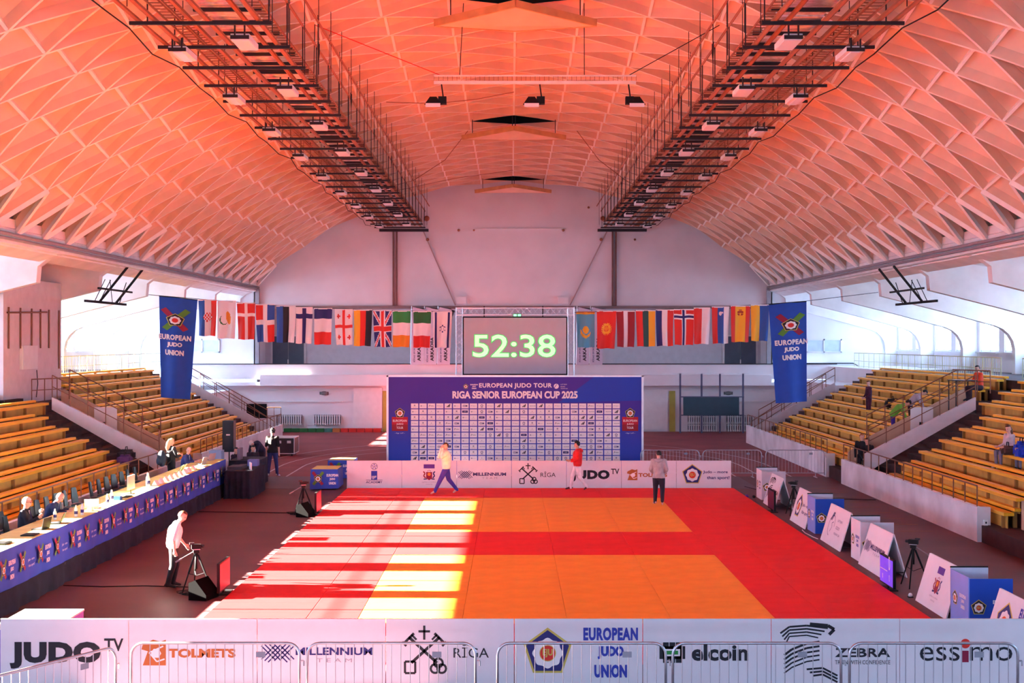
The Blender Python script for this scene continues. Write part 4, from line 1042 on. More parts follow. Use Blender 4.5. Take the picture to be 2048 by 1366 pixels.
def person(label, loc, yaw, Ht=1.75, base=STAND, L={}, R={}, C={}, top=None, pants=None, feet=None, sk=skinl, hair=hairb, sleeve='long', hairstyle='short', headyaw=0, loose=1.0, hood=False, bag=None, base_h=1.75):
    k = Ht/base_h; J = {}
    for n, p in base.items():
        if n in ('pelvis', 'chest', 'neck', 'head'): J[n] = Vector(C.get(n, p))*k
        else:
            J['L'+n] = Vector(L.get(n, p))*k; q = R.get(n, (p[0], p[1], p[2]) if n not in R else R[n]); J['R'+n] = Vector((q[0], -q[1], q[2]))*k
    g = loose
    prims = []   # (a, b, ra, rb, slot)
    def cap(a, b, ra, rb, s): prims.append((J[a] if isinstance(a, str) else a, J[b] if isinstance(b, str) else b, ra*k, rb*k, s))
    cap('pelvis', 'chest', .135*g, .150*g, 0); cap('chest', 'neck', .13*g, .065, 0)
    cap('neck', J['head']-Vector((.01, 0, .05))*k, .052, .052, 2)
    for s in 'LR':
        cap('chest', s+'sh', .12, .072*g, 0); cap(s+'sh', s+'el', .066*g, .05*g, 0)
        if sleeve == 'long': cap(s+'el', s+'wr', .05*g, .036*g, 0)
        else: cap(s+'el', s+'wr', .042, .028, 2)
        cap(s+'wr', s+'ha', .028, .034, 2)
        cap('pelvis', s+'hip', .13*g, .10*g, 1); cap(s+'hip', s+'knee', .098*g, .066*g, 1)
        cap(s+'knee', s+'ankle', .066*g, .046*g, 1); cap(s+'ankle', s+'toe', .042, .03, 3)
        an = J[s+'ankle']; cap(an, an+(an-J[s+'toe'])*.25-Vector((0, 0, .02)), .04, .036, 3)
    hd = J['head']; fw = Vector((math.cos(headyaw), math.sin(headyaw), 0)); up = (hd-J['neck']).normalized()
    fw = (fw-up*fw.dot(up)).normalized(); sd2 = up.cross(fw)
    bm = bmesh.new()
    def capsule(a, b, ra, rb):
        d = b-a; l = d.length or 1e-4; M_ = d.to_track_quat('Z', 'Y').to_matrix().to_4x4(); M_.translation = a
        mb = MB(); pr = [(ra*math.cos(t), ra*math.sin(t)) for t in (-PI/2+.15, -1.0, -.5, 0)]+[(rb*math.cos(t), l+rb*math.sin(t)) for t in (0, .5, 1.0, PI/2-.15)]
        mb.lathe((0,0,0), pr, 12); me = mb.mesh('x', []); me.transform(M_); bm.from_mesh(me); bpy.data.meshes.remove(me)
    for a, b, ra, rb, s in prims: capsule(a, b, ra, rb)
    def ell(c, r):
        mb = MB().ball((0,0,0), (r[0]*k, r[1]*k, r[2]*k), 14, 10); me = mb.mesh('x', [])
        M_ = Matrix((fw, sd2, up)).transposed().to_4x4(); M_.translation = hd+(fw*c[0]+sd2*c[1]+up*c[2])*k; me.transform(M_); bm.from_mesh(me); bpy.data.meshes.remove(me)
    ell((0, 0, .02), (.098, .078, .105)); ell((.03, 0, -.05), (.06, .055, .06)); ell((.1, 0, -.015), (.018, .014, .03))
    for q in (-1, 1): ell((-.01, q*.08, -.01), (.02, .014, .032))
    me = bpy.data.meshes.new('raw'); bm.to_mesh(me); bm.free()
    o = bpy.data.objects.new('raw', me); COL.objects.link(o)
    md = o.modifiers.new('r', 'REMESH'); md.mode = 'VOXEL'; md.voxel_size = .017; md.use_smooth_shade = True
    ms = o.modifiers.new('s', 'SMOOTH'); ms.factor = .5; ms.iterations = 2
    dg = bpy.context.evaluated_depsgraph_get(); dg.update()
    m2 = bpy.data.meshes.new_from_object(o.evaluated_get(dg)); bpy.data.objects.remove(o); bpy.data.meshes.remove(me)
    m2.name = 'body'
    mats = [top, pants or top, sk, feet or blk, eyem, lipm]
    # fingers, eyes, mouth as small islands rooted in the body
    mb = MB(); mb.v = [tuple(v.co) for v in m2.vertices]; mb.f = [tuple(p.vertices) for p in m2.polygons]
    hp = [(hd, .13*k)]
    for p in m2.polygons:
        c = p.center; best = (9, 2)
        if (c-hd).length < .14*k and (c-J['neck']).length > .07*k: s = 2
        else:
            for a, b, ra, rb, s_ in prims:
                d = b-a; t = max(0, min(1, (c-a).dot(d)/(d.length_squared or 1))); dist = (c-(a+d*t)).length-(ra+(rb-ra)*t)
                if dist < best[0]: best = (dist, s_)
            s = best[1]
            if base is STAND and s < 2:
                zc = J['pelvis'].z-.08*k; dh = (Vector((c.x, c.y, 0))-Vector((J['pelvis'].x, J['pelvis'].y, 0))).length
                if s == 1 and c.z > zc: s = 0
                elif s == 0 and c.z < zc and dh < .17*k*g: s = 1
        mb.m.append(s); mb.sm.append(True)
    for s, q in (('L', 1), ('R', -1)):
        w_, h_ = J[s+'wr'], J[s+'ha']; d = (h_-w_).normalized(); side = d.cross(Vector((0, q, 0)) if abs(d.y) < .8 else Vector((1, 0, 0))).normalized(); nrm = d.cross(side)
        for i, ln in enumerate((.06, .072, .068, .052)):
            a = h_+side*(i-1.5)*.018*k; mb.path([a, a+d*(.02+ln*.5)*k, a+d*(.02+ln*.8)*k+nrm*.02*k*q], [.010*k, .009*k, .007*k], 6, 2)
        a = w_+(h_-w_)*.4+side*.026*k; mb.path([a, a+(d*.03+side*.02)*k, a+(d*.06+side*.024)*k], [.011*k, .010*k, .008*k], 6, 2)
    for q in (-1, 1): mb.ball(tuple(hd+(fw*.088+sd2*q*.032+up*.02)*k), .011*k, 6, 5, 4)
    mb.bar(hd+(fw*.088-sd2*.022-up*.062)*k, hd+(fw*.088+sd2*.022-up*.062)*k, .008*k, .01*k, 5)
    t = thing('person', label, 'person', loc, yaw)
    bo_ = ob('body', mb.mesh('body', mats), t)
    bpy.data.meshes.remove(m2)
    if hairstyle != 'bald':
        hb = MB(); hb.ball((0,0,0), (.110, .09, .112), 16, 12)
        keep = []
        for i, f in enumerate(hb.f):
            c = [sum(hb.v[j][q] for j in f)/len(f) for q in range(3)]
            if c[2] > .045 or c[0] < .01 and c[2] > -.05: keep.append(i)
        hb.f = [hb.f[i] for i in keep]; hb.m = [0]*len(keep); hb.sm = [True]*len(keep)
        if hairstyle == 'long': hb.path([(-.05, 0, .04), (-.1, 0, -.08), (-.12, 0, -.24), (-.1, 0, -.34)], [.08, .095, .08, .03], 10, flat=(1, .6))
        if hairstyle == 'curly':
            for i in range(26):
                t2 = R_.uniform(0, 2*PI); z = R_.uniform(.0, .11); rr = math.sqrt(max(0, 1-(z/.115)**2))*.1
                if math.cos(t2)*rr > .05 and z < .06: continue
                hb.ball((math.cos(t2)*rr, math.sin(t2)*rr*.85, z+.01), .03, 6, 5)
        M_ = Matrix((fw, sd2, up)).transposed().to_4x4(); M_.translation = hd+(fw*-.006+up*.024)*k
        hm = hb.mesh('hair', hair); hm.transform(Matrix.Scale(k, 4)); hm.transform(M_); ob('hair', hm, t)
    if hood:
        mm = MB().path([J['neck']+Vector((.03, .10, .0)), J['neck']+Vector((-.09, .09, .0)), J['neck']+Vector((-.13, 0, -.04)), J['neck']+Vector((-.09, -.09, .0)), J['neck']+Vector((.03, -.10, .0))], [.03, .05, .07, .05, .03], 8)
        ob('hood', mm.mesh('hood', top), t)
    return t, J
D = math.radians
# --- cameraman in white shirt
person('man in white t-shirt and black trousers leaning over the tripod left of the mat', (-7.35, 28.7, 0), D(25), 1.74, headyaw=D(-35),
  L=dict(sh=(.10, .19, 1.36), el=(.14, .24, 1.10), wr=(.30, .26, .90), ha=(.36, .26, .83), knee=(.10,.1,.5), ankle=(.02,.1,.085), toe=(.18,.12,.035)), R=dict(sh=(.06, .20, 1.36), el=(-.04, .27, 1.10), wr=(-.02, .28, .86), ha=(.0, .27, .79), knee=(-.02,.1,.5), ankle=(-.14,.1,.085), toe=(.02,.12,.035)),
  C=dict(chest=(.05, 0, 1.24), neck=(.11, 0, 1.41), head=(.20, 0, 1.54)), top=cl('white', (.82, .82, .84)), pants=cl('black', (.015, .015, .02)), feet=blk, sleeve='short', hair=hairbr, loose=1.12)
# --- walkers on the mat
person('walker in cream jacket and blue trousers, hands raised to the face', (-2.25, 45.9, .04), D(200), 1.78, headyaw=D(15),
  L=dict(hip=(.02,.09,.92), knee=(.24, .11, .52), ankle=(.44, .1, .12), toe=(.58, .12, .06), sh=(.03,.18,1.43), el=(.22, .2, 1.28), wr=(.16, .09, 1.56), ha=(.13, .06, 1.63)),
  R=dict(hip=(-.02,.09,.92), knee=(-.12, .12, .50), ankle=(-.42, .12, .13), toe=(-.30, .14, .04), sh=(.0,.18,1.43), el=(.20, .22, 1.26), wr=(.16, .11, 1.54), ha=(.13, .08, 1.61)), top=cl('cream', (.85, .83, .70)), pants=cl('blue', (.05, .035, .36)), feet=skinl, loose=1.2, hair=hairbr)
person('walker in red hooded jacket and white judo trousers', (2.38, 47.2, .04), D(180), 1.72, headyaw=0,
  L=dict(knee=(-.06, .11, .50), ankle=(-.34, .1, .13), toe=(-.24, .12, .04), el=(.0, .22, 1.14), wr=(.22, .18, 1.06), ha=(.30, .16, 1.07)),
  R=dict(knee=(.18, .11, .50), ankle=(.24, .1, .085), toe=(.42, .12, .035), el=(.02, .24, 1.14), wr=(.26, .2, 1.05), ha=(.34, .17, 1.06)), top=cl('red', (.70, .02, .02)), pants=cl('giwhite', (.82, .80, .84)), feet=mat('shoe_maroon', (.10,.01,.02)), loose=1.2, hairstyle='curly', sk=skin, hood=True)
person('walker in grey hoodie and dark trousers seen from behind', (4.8, 42.9, .04), D(80), 1.75, headyaw=D(35),
  L=dict(knee=(.08, .11, .50), ankle=(.06, .12, .085), toe=(.2, .18, .035), el=(-.03, .26, 1.15), wr=(.14, .2, 1.02), ha=(.2, .14, 1.0)),
  R=dict(knee=(.0, .12, .50), ankle=(-.22, .13, .16), toe=(-.16, .13, .045), el=(-.03, .26, 1.15), wr=(.14, .2, 1.02), ha=(.2, .14, 1.0)), top=cl('hoodie', (.42, .40, .42)), pants=cl('dark', (.022, .015, .03)), feet=mat('sock_pink', (.80,.42,.45)), loose=1.22, hood=True)
person('tall man in black t-shirt and navy jeans standing by the flight case', (-9.45, 52.3, 0), D(82), 1.88, headyaw=D(25),
  L=dict(ankle=(.0,.16,.085), toe=(.12,.2,.035), knee=(.02,.13,.5)), R=dict(ankle=(.0,.18,.085), toe=(.12,.24,.035), knee=(.02,.14,.5)), top=cl('tee', (.008, .006, .009)), pants=cl('jeans', (.03, .04, .16)), feet=mat('shoe_white', (.6,.55,.6)), sleeve='short', loose=1.1, hairstyle='curly')
person('blonde woman in black with a dark backpack standing behind the officials table', (-11.25, 43.7, .45), D(45), 1.68, top=cl('blk2', (.012, .012, .018)), pants=cl('blk2', (.012,.012,.018)), hair=hairbl, hairstyle='long', loose=1.05,
  L=dict(el=(.08,.22,1.14), wr=(.28,.14,1.16), ha=(.34,.1,1.18)), R=dict(el=(.08,.22,1.14), wr=(.28,.14,1.16), ha=(.34,.1,1.18)))
b_ = thing('backpack', 'dark navy backpack worn by the blonde woman', 'backpack', (-11.42, 43.5, 1.5), D(45))
ob('bag_body', MB().ball((-.10, 0, 0), (.14, .17, .27), 12, 9).mesh('bag_body', cl('bagnavy', (.02,.03,.06))), b_); ob('front_pocket', MB().ball((-.2, 0, -.08), (.08, .13, .14), 10, 7).mesh('front_pocket', cl('bagnavy', (.02,.03,.06))), b_)
ob('strap', MB().path([(.02,.12,.2),(.16,.13,.12),(.14,.13,-.1),(0,.12,-.2)], .02, 6).path([(.02,-.12,.2),(.16,-.13,.12),(.14,-.13,-.1),(0,-.12,-.2)], .02, 6).mesh('strap', black), b_)
# --- officials
navysuit = cl('navy_suit', (.02, .03, .10)); darksuit = cl('dark_suit', (.018, .016, .03))
def tie(t, J, c=mat('shirt_white', (.8,.8,.8)), tc_=navy):
    n = J['neck']; ch = J['chest']; d = (ch-n)
    ob('shirt_front', MB().add([tuple(n+Vector((.075, .035, -.01))), tuple(n+Vector((.075, -.035, -.01))), tuple(ch+Vector((.163, 0, -.08)))], [(0,2,1)]).add([tuple(n+Vector((.082, .035, -.01))), tuple(n+Vector((.082, -.035, -.01))), tuple(ch+Vector((.168, 0, -.08)))], [(0,1,2)]).mesh('shirt_front', c), t)
    ob('tie', MB().bar(n+Vector((.09,0,-.03)), ch+Vector((.166,0,-.06)), .03, .012).mesh('tie', tc_), t)
t, J = person('white haired man in dark suit and glasses seated at the near end of the table', (-11.15, 30.2, .45), D(5), 1.78, SIT, base_h=1.75, headyaw=0, top=darksuit, pants=darksuit, hair=hairg,
  L=dict(el=(.12,.22,.76), wr=(.32,.14,.92), ha=(.36,.12,.99)), R=dict(el=(.12,.22,.74), wr=(.34,.16,.86), ha=(.39,.13,.90)))
tie(t, J); h = J['head']; ob('glasses', MB().tube(h+Vector((.1,-.07,.02)), h+Vector((.1,.07,.02)), .006, 4).tube(h+Vector((.1,.07,.02)), h+Vector((-.0,.085,.02)), .005, 4).tube(h+Vector((.1,-.07,.02)), h+Vector((-.0,-.085,.02)), .005, 4).mesh('glasses', dkred), t)
t, J = person('balding man in navy suit bent over an open white laptop', (-11.2, 31.9, .45), D(10), 1.76, SIT, headyaw=D(-10), top=navysuit, pants=navysuit, hair=hairbr, hairstyle='bald',
  L=dict(sh=(.15,.17,.95), el=(.2,.25,.74), wr=(.45,.2,.80), ha=(.52,.18,.80)), R=dict(sh=(.15,.17,.95), el=(.2,.25,.74), wr=(.45,.2,.80), ha=(.52,.18,.80)), C=dict(chest=(.1,0,.84), neck=(.19,0,.99), head=(.28,0,1.12))); tie(t, J)
t, J = person('bald man in blue suit seated at the far end of the long table', (-11.15, 45.0, .45), D(-10), 1.78, SIT, headyaw=D(-45), top=cl('blue_suit', (.035, .05, .20)), pants=navysuit, hairstyle='bald',
  L=dict(sh=(.1,.17,.97), el=(.18,.25,.76), wr=(.42,.16,.82), ha=(.5,.12,.82)), R=dict(sh=(.1,.17,.97), el=(.18,.25,.76), wr=(.42,.16,.82), ha=(.5,.12,.82)), C=dict(chest=(.06,0,.85), neck=(.12,0,1.01), head=(.17,0,1.16))); tie(t, J)
for x, y, a, lab in ((-10.6, 50.6, -20, 'dark clothed technician seated just behind the tall speaker'), (-10.1, 51.6, -60, 'second dark clothed technician seated, closer to the flight case')):
    person(lab, (x, y, -.03), D(a), 1.76, SIT, top=cl('tech', (.025,.02,.04)), pants=cl('tech', (.025,.02,.04)), headyaw=D(-20), loose=1.1)
person('person in dark jacket bending over behind the seated technicians', (-10.2, 54.0, -.03), D(-120), 1.75, top=cl('tech2', (.02,.02,.06)), pants=cl('tech', (.025,.02,.04)), hair=hairg, loose=1.15,
  L=dict(sh=(.42,.17,1.2), el=(.5,.2,.95), wr=(.55,.16,.75), ha=(.57,.15,.68)), R=dict(sh=(.42,.17,1.2), el=(.5,.2,.95), wr=(.55,.16,.75), ha=(.57,.15,.68)), C=dict(chest=(.28,0,1.18), neck=(.48,0,1.24), head=(.62,0,1.26)))
# --- right stand
person('person in dark tracksuit standing among the benches beside a black bag', (15.45, 57.0, FI(4)), D(190), 1.66, top=cl('track', (.05,.01,.04)), pants=cl('track', (.05,.01,.04)), hair=hairbr, L=dict(el=(.04,.22,1.14), wr=(.2,.12,1.0), ha=(.26,.08,.97)), R=dict(el=(.04,.22,1.14), wr=(.2,.12,1.0), ha=(.26,.08,.97)), headyaw=D(30))
BEND = dict(C=dict(chest=(.24,0,1.22), neck=(.42,0,1.34), head=(.55,0,1.40)), L=dict(sh=(.34,.17,1.28), el=(.42,.2,1.02), wr=(.5,.14,.82), ha=(.53,.12,.76)), R=dict(sh=(.34,.17,1.28), el=(.42,.2,1.02), wr=(.5,.14,.82), ha=(.53,.12,.76)))
person('person in green and yellow shirt bending down over a bag in the right stand', (14.75, 51.0, FI(3)), D(-20), 1.72, top=cl('greentop', (.18,.50,.06)), pants=cl('bluetr', (.06,.03,.40)), hairstyle='curly', **BEND)
person('person in pale grey shirt bending forward beside the green shirt', (15.6, 51.6, FI(4)), D(-25), 1.72, top=cl('greyshirt', (.40,.38,.48)), pants=cl('dk', (.04,.02,.03)), **BEND)
t, J = person('man in red jacket writing at a small table at the top of the right stair', (17.15, 48.35, FI(7)+.02), D(190), 1.75, SIT, top=cl('redjk', (.72,.06,.02)), pants=cl('dk', (.03,.025,.04)), headyaw=D(15), loose=1.12,
  L=dict(el=(.1,.24,.74), wr=(.34,.14,.78), ha=(.4,.1,.78)), R=dict(el=(.1,.24,.74), wr=(.34,.14,.78), ha=(.4,.1,.78)))
person('woman in pale top and grey jeans sitting on a bench in the right stand', (14.75, 39.0, FI(3)), D(195), 1.68, SIT, top=cl('paletop', (.55,.52,.58)), pants=cl('greyjeans', (.18,.18,.26)), feet=mat('shoe_white', (.6,.55,.6)), hair=hairbr, hairstyle='long', headyaw=D(25), base_h=1.72)
person('person in black hoodie standing at the foot of the right stair', (12.95, 48.0, .1), D(-110), 1.74, top=cl('blkhood', (.02,.015,.02)), pants=cl('dk', (.03,.025,.04)), hair=hairbr, hood=True, L=dict(el=(.04,.22,1.14), wr=(.2,.12,1.0), ha=(.26,.08,.97)), R=dict(el=(.04,.22,1.14), wr=(.2,.12,1.0), ha=(.26,.08,.97)), headyaw=D(-20))
person('ginger haired person half hidden behind the black hoodie', (13.0, 48.9, .15), D(-100), 1.78, top=cl('blkhood', (.02,.015,.02)), pants=cl('dk', (.03,.025,.04)), hair=hairo)
person('person in dark red top cut off by the right picture edge', (15.05, 38.2, FI(3)), D(190), 1.68, SIT, top=cl('dkred', (.25,.04,.03)), pants=cl('greyjeans', (.18,.18,.26)), hair=hairbr, hairstyle='long')
# ================================================================ BAGS
def bag(label, x, y, z, s=1, m=None, name='sports_bag', sz=(.26, .2, .17)):
    t = thing(name, label, 'bag', (x, y, z)); m = m or cl('bagblack', (.015,.012,.02))
    a, b, c = [q*s for q in sz]
    bm = bmesh.new(); bmesh.ops.create_cube(bm, size=1); bmesh.ops.scale(bm, vec=(2*a, 2*b, 2*c), verts=bm.verts); bmesh.ops.bevel(bm, geom=bm.edges[:], offset=min(a, b, c)*.55, segments=3, affect='EDGES')
    bmesh.ops.translate(bm, vec=(0, 0, c), verts=bm.verts); me = bpy.data.meshes.new('bag_body'); bm.to_mesh(me); bm.free(); me.materials.append(m); ob('bag_body', me, t)
    ob('carry_strap', MB().path([(0, -b*.6, 2*c*.9), (0, -b*.4, 2*c+.1), (0, b*.4, 2*c+.1), (0, b*.6, 2*c*.9)], .015, 5).mesh('carry_strap', black), t)
    ob('pocket', MB().box(-a-.02, -a*.6, -b*.6, b*.6, .04, c*1.1).mesh('pocket', m), t); return t
bag('big black sports bag on the bench beside the dark tracksuit', 16.2, 56.0, ZI(4)+.13, 1.15)
bag('violet bag lying on the lowest visible bench of the left stand', -12.95, 44.3, ZI(1), .9, cl('bagviolet', (.06,.02,.12)), 'backpack')
bag('black rucksack next to the violet bag on the left stand', -13.2, 45.3, ZI(1)+.02, 1.1)
bag('white and violet bag on a bench behind the right stair', 14.6, 49.6, ZI(2)+.1, .9, cl('bagwhite', (.35,.28,.55)), 'backpack')
bag('black bag below the person in green shirt', 14.95, 50.4, ZI(2)+.12, 1.1)
bag('bright blue backpack on the bench beside the sitting woman', 14.9, 38.55, ZI(3), .95, cl('bagblue', (.01,.05,.55)), 'backpack', (.2, .2, .22))
bag('brown shoulder bag beside the sitting woman', 14.6, 38.8, ZI(3), .8, cl('bagbrown', (.10,.05,.04)), 'handbag')
bag('blue sports bag against the right picture edge', 14.8, 37.9, ZI(3), 1, cl('bagblue', (.01,.05,.55)))
# small table on the right stand
t = thing('small_table', 'small dark table in front of the man in red jacket', 'table', (16.4, 48.1, FI(6)))
MB().box(16.05, 16.85, 47.7, 48.6, FI(7)+.78, FI(7)+.81).build('table_top', dsteel, t)
for x in (16.1, 16.8):
    for y in (47.75, 48.55): MB().bar((x, y, FI(6)), (x, y, FI(7)+.78), .035).build('leg', dsteel, t)
t = thing('paper_sheets', 'white paper sheets on the small table', 'papers', (16.4, 48.1, FI(7)+.81)); MB().box(16.3, 16.52, 47.9, 48.2, FI(7)+.81, FI(7)+.818).build('sheet', wht, t); MB().box(16.2, 16.45, 48.2, 48.45, FI(7)+.81, FI(7)+.816).build('sheet', wht, t)
# ================================================================ OFFICIALS PLATFORM AND TABLES
pl = thing('platform', 'long low platform with black skirt carrying the officials tables', 'platform', (-11, 36, 0))
MB().box(-12.05, -9.9, 22, 46.6, .40, .45).build('deck', mat('platform_floor', (.03,.03,.035), .7), pl)
mb = MB(); n = 200
for i in range(n+1):
    y = 22+i*24.6/n; w_ = .03*math.sin(y*5.1)+.02*math.sin(y*11.3); mb.v += [(-9.86+w_, y, 0), (-9.87+w_*.7, y, .25), (-9.9, y, .46)]
for i in range(n):
    for j in range(2): a = i*3+j; mb.f.append((a, a+3, a+4, a+1)); mb.m.append(0); mb.sm.append(True)
mb.box(-12.0, -9.92, 46.5, 46.6, 0, .45)
mb.build('skirt', blackc, pl)
for y in (24, 30, 36, 42, 46): MB().box(-11.9, -10.1, y-.05, y+.05, 0, .4).build('trestle', dsteel, pl)
TT = 1.24
clothtop = mat('cloth_yellow', (.70, .66, .22), .8, var=.08)
for i in range(12):
    y = 22.3+i*1.98; t = thing('folding_table', f'folding table under the long blue cloth, {ORD[i]} from the end nearer the camera', 'table', (-10.4, y+1, .45), 0, 'officials folding tables')
    MB().box(-10.8, -9.98, y, y+1.96, TT-.04, TT-.01).build('table_top', offwhite, t)
    for a in (-10.7, -10.08):
        for b in (y+.15, y+1.8): MB().bar((a, b, .45), (a, b, TT-.04), .03).build('leg', dsteel, t)
tc2 = thing('tablecloth', 'long blue tablecloth printed with repeated emblems hanging from the officials tables', 'tablecloth', (-10.3, 34, TT))
mb = MB(); n = 240
for i in range(n+1):
    y = 22.2+i*23.9/n; w_ = .018*math.sin(y*3.1)+.012*math.sin(y*8.7)
    mb.v += [(-9.93+w_, y, .43+.02*math.sin(y*1.3)), (-9.94+w_*.8, y, .75), (-9.95+w_*.3, y, TT-.03), (-9.97, y, TT)]
for i in range(n):
    for j in range(3): a = i*4+j; mb.f.append((a, a+4, a+5, a+1)); mb.m.append(0); mb.sm.append(True)
mb.add([(-10.8,46.1,.5),(-9.97,46.1,.45),(-9.97,46.1,TT),(-10.8,46.1,TT)], [(0,1,2,3)])
mb.build('front_drop', bluec, tc2)
MB().box(-10.85, -9.97, 22.2, 46.1, TT-.008, TT+.004).build('top_sheet', clothtop, tc2)
emb_a = PR().sub(L_cross_s := PR(), 0, 0, 1)
pa_ = PR(); pa_.sub(L_cross(), -.22, .02, .26); pb_ = PR(); pb_.sub(L_cross(), -.22, .02, .26)
pa_.sub(L_union(wht, 1.0), .22, -.03, .36, .42); pb_.text('Judo – more', .24, .0, .36, .07, wht, 0).text('than sport!', .26, -.12, .34, .07, wht, 0)
ma = pa_.mesh('emblem_print', (0,0,0), (0,1,0), (0,0,1), .003); mb_ = pb_.mesh('emblem_print', (0,0,0), (0,1,0), (0,0,1), .003)
for i in range(23): ob('emblem_print', ma if i % 2 else mb_, tc2, (-9.9+10.3, 22.9+i*1.02-34, .86-TT))
# chairs
def chair(x, y, label, proto=[None]):
    if proto[0] is None:
        t = thing('conference_chair', label, 'chair', (0,0,0), 0, 'chairs behind the officials tables'); sh = mat('chair_teal', (.035,.07,.10), .6)
        bm_ = MB()
        for i in range(7):
            for j in range(6):
                u = -.2+.4*i/6; v = j/5; wv = .9+.1*math.sin(v*PI); bm_.v.append((-.2-.06*v+.05*(u/.2)**2*.8, u*wv*(1-.25*v*v), .48+.42*v))
        for i in range(6):
            for j in range(5): a = i*6+j; bm_.f.append((a, a+6, a+7, a+1)); bm_.m.append(0); bm_.sm.append(True)
        n0 = len(bm_.v); bm_.v += [(p[0]-.025, p[1], p[2]) for p in bm_.v]; bm_.f += [tuple(reversed([q+n0 for q in f])) for f in bm_.f]; bm_.m *= 2; bm_.sm *= 2
        ob('backrest', bm_.mesh('backrest', sh), t); ob('seat', MB().prism([(-.2,-.2),(.2,-.22),(.22,-.1),(.22,.1),(.2,.22),(-.2,.2)], .42, .46).mesh('seat', sh), t)
        for a in (-.18, .18):
            for b in (-.19, .19): ob('leg', MB().tube((a, b, .42), (a*1.15, b*1.1, 0), .012, 6).mesh('leg', dsteel), t)
        proto[0] = t; t.location = (x, y, .45); return t
    return copy_tree(proto[0], (x, y, .45), R_.uniform(-.2, .2), label)
cy_ = [26.9, 27.9, 28.7, 30.2, 31.0, 31.9, 33.3, 34.0, 34.7, 35.4, 36.1, 37.6, 38.3, 39.0, 39.7, 40.5, 41.2, 42.0, 45.0]
for i, y in enumerate(cy_):
    near_ = (f'empty dark chair behind the officials tables, {ORD[i]} of the whole row from its near end' if y not in (30.2, 31.9, 45.0) else {30.2: 'dark chair under the white haired man', 31.9: 'dark chair under the man with the laptop', 45.0: 'dark chair under the man in blue suit'}[y])
    c = chair(-11.35 if y in (30.2, 31.9, 45.0) else -11.75, y, near_)
    if y in (30.2, 31.9, 45.0): del c['group']
    else: c['group'] = 'empty chairs behind the officials tables'
# things on the tables
def bottle(x, y, label, m=None, z=TT+.004, s=1):
    t = thing('water_bottle', label, 'bottle', (x, y, z), 0, 'bottles on the officials tables')
    ob('bottle_body', MB().lathe((0,0,0), [(.03,0),(.034,.01),(.034,.15),(.018,.19),(.013,.21)], 10).mesh('bottle_body', m or mat('bottle_pale', (.80,.83,.86), .2)), t)
    ob('cap', MB().lathe((0,0,0), [(.015,.205),(.015,.225)], 8).mesh('cap', wht), t); ob('paper_label', MB().lathe((0,0,0), [(.0355,.05),(.0355,.11)], 10).mesh('paper_label', navy), t)
    t.scale = (s, s, s); return t
for i, (y, x, s, lab) in enumerate(((30.95, -10.2, 1.2, 'pale water bottle before the white haired man, nearer the camera'), (31.25, -10.15, 1.2, 'pale water bottle standing beside the first one before the suited men'), (33.2, -10.15, 1.2, 'water bottle right of the white laptop'),
                        (33.9, -10.25, 1.3, 'water bottle left of the blue cap near the monitor'), (37.1, -10.2, 1.8, 'tall white bottle standing alone on the table'), (30.4, -10.5, 1.1, 'small bottle in front of the white haired man hand'))): bottle(x, y, lab, s=s)
def laptop(x, y, rz, label, lid, ang=100, z=TT+.004):
    t = thing('laptop', label, 'laptop', (x, y, z), rz)
    ob('keyboard_base', MB().box(-.12, .12, -.17, .17, 0, .02).mesh('keyboard_base', lid), t)
    a = D(ang-90); l = MB().add([(.12,-.17,.02),(.12,.17,.02),(.12+.24*math.sin(a),.17,.02+.24*math.cos(a)),(.12+.24*math.sin(a),-.17,.02+.24*math.cos(a)),(.13,-.17,.02),(.13,.17,.02),(.135+.24*math.sin(a),.17,.02+.24*math.cos(a)),(.135+.24*math.sin(a),-.17,.02+.24*math.cos(a))],
        [(0,1,2,3),(7,6,5,4),(0,4,5,1),(1,5,6,2),(2,6,7,3),(3,7,4,0)])
    ob('screen_lid', l.mesh('screen_lid', lid), t); ob('keys', MB().box(-.08, .08, -.14, .14, .02, .023).mesh('keys', blk), t); return t
silver = mat('laptop_silver', (.55,.55,.58), .3, .3)
laptop(-10.3, 28.9, D(-10), 'open dark laptop on the yellow cloth, nearest the camera', black); laptop(-10.3, 29.8, D(10), 'open dark laptop tilted far back before the white haired man', black, 115)
laptop(-10.35, 32.6, D(-75), 'open white laptop used by the man in navy suit', mat('laptop_white', (.75,.75,.75)), 115)
laptop(-10.4, 44.2, D(-15), 'open silver laptop near the far end of the table', silver, 110); laptop(-10.45, 45.6, D(-25), 'silver laptop at the very end of the blue tablecloth', silver, 105)
def slab(nm, x, y, sx_, sy_, h, m, label, cat, group=None, rz=0, z=TT+.004):
    t = thing(nm, label, cat, (x, y, z), rz, group)
    ob('body', MB().box(-sx_/2, sx_/2, -sy_/2, sy_/2, 0, h).mesh('body', m), t); ob('top', MB().box(-sx_*.4, sx_*.4, -sy_*.4, sy_*.4, h, h+.006).mesh('top', m), t); return t
slab('closed_laptop', -10.35, 26.8, .3, .4, .03, black, 'closed black laptop lying at the near end of the yellow cloth', 'laptop'); slab('closed_laptop', -10.2, 28.0, .28, .38, .025, black, 'closed black laptop beside the nearest open laptop', 'laptop')
slab('keyboard', -10.15, 34.9, .16, .45, .02, black, 'black keyboard in front of the table monitor', 'keyboard')
slab('paper_stack', -10.3, 42.3, .35, .6, .05, mat('paper_yellowish', (.8,.78,.45)), 'stack of pale papers beside the bent brochures near the blonde woman', 'papers')
slab('paper_stack', -10.2, 43.3, .3, .5, .03, wht, 'flat white papers in front of the man in blue suit', 'papers')
slab('cap', -10.2, 34.2, .2, .2, .09, sblue, 'small blue cap between bottle and monitor', 'cap')
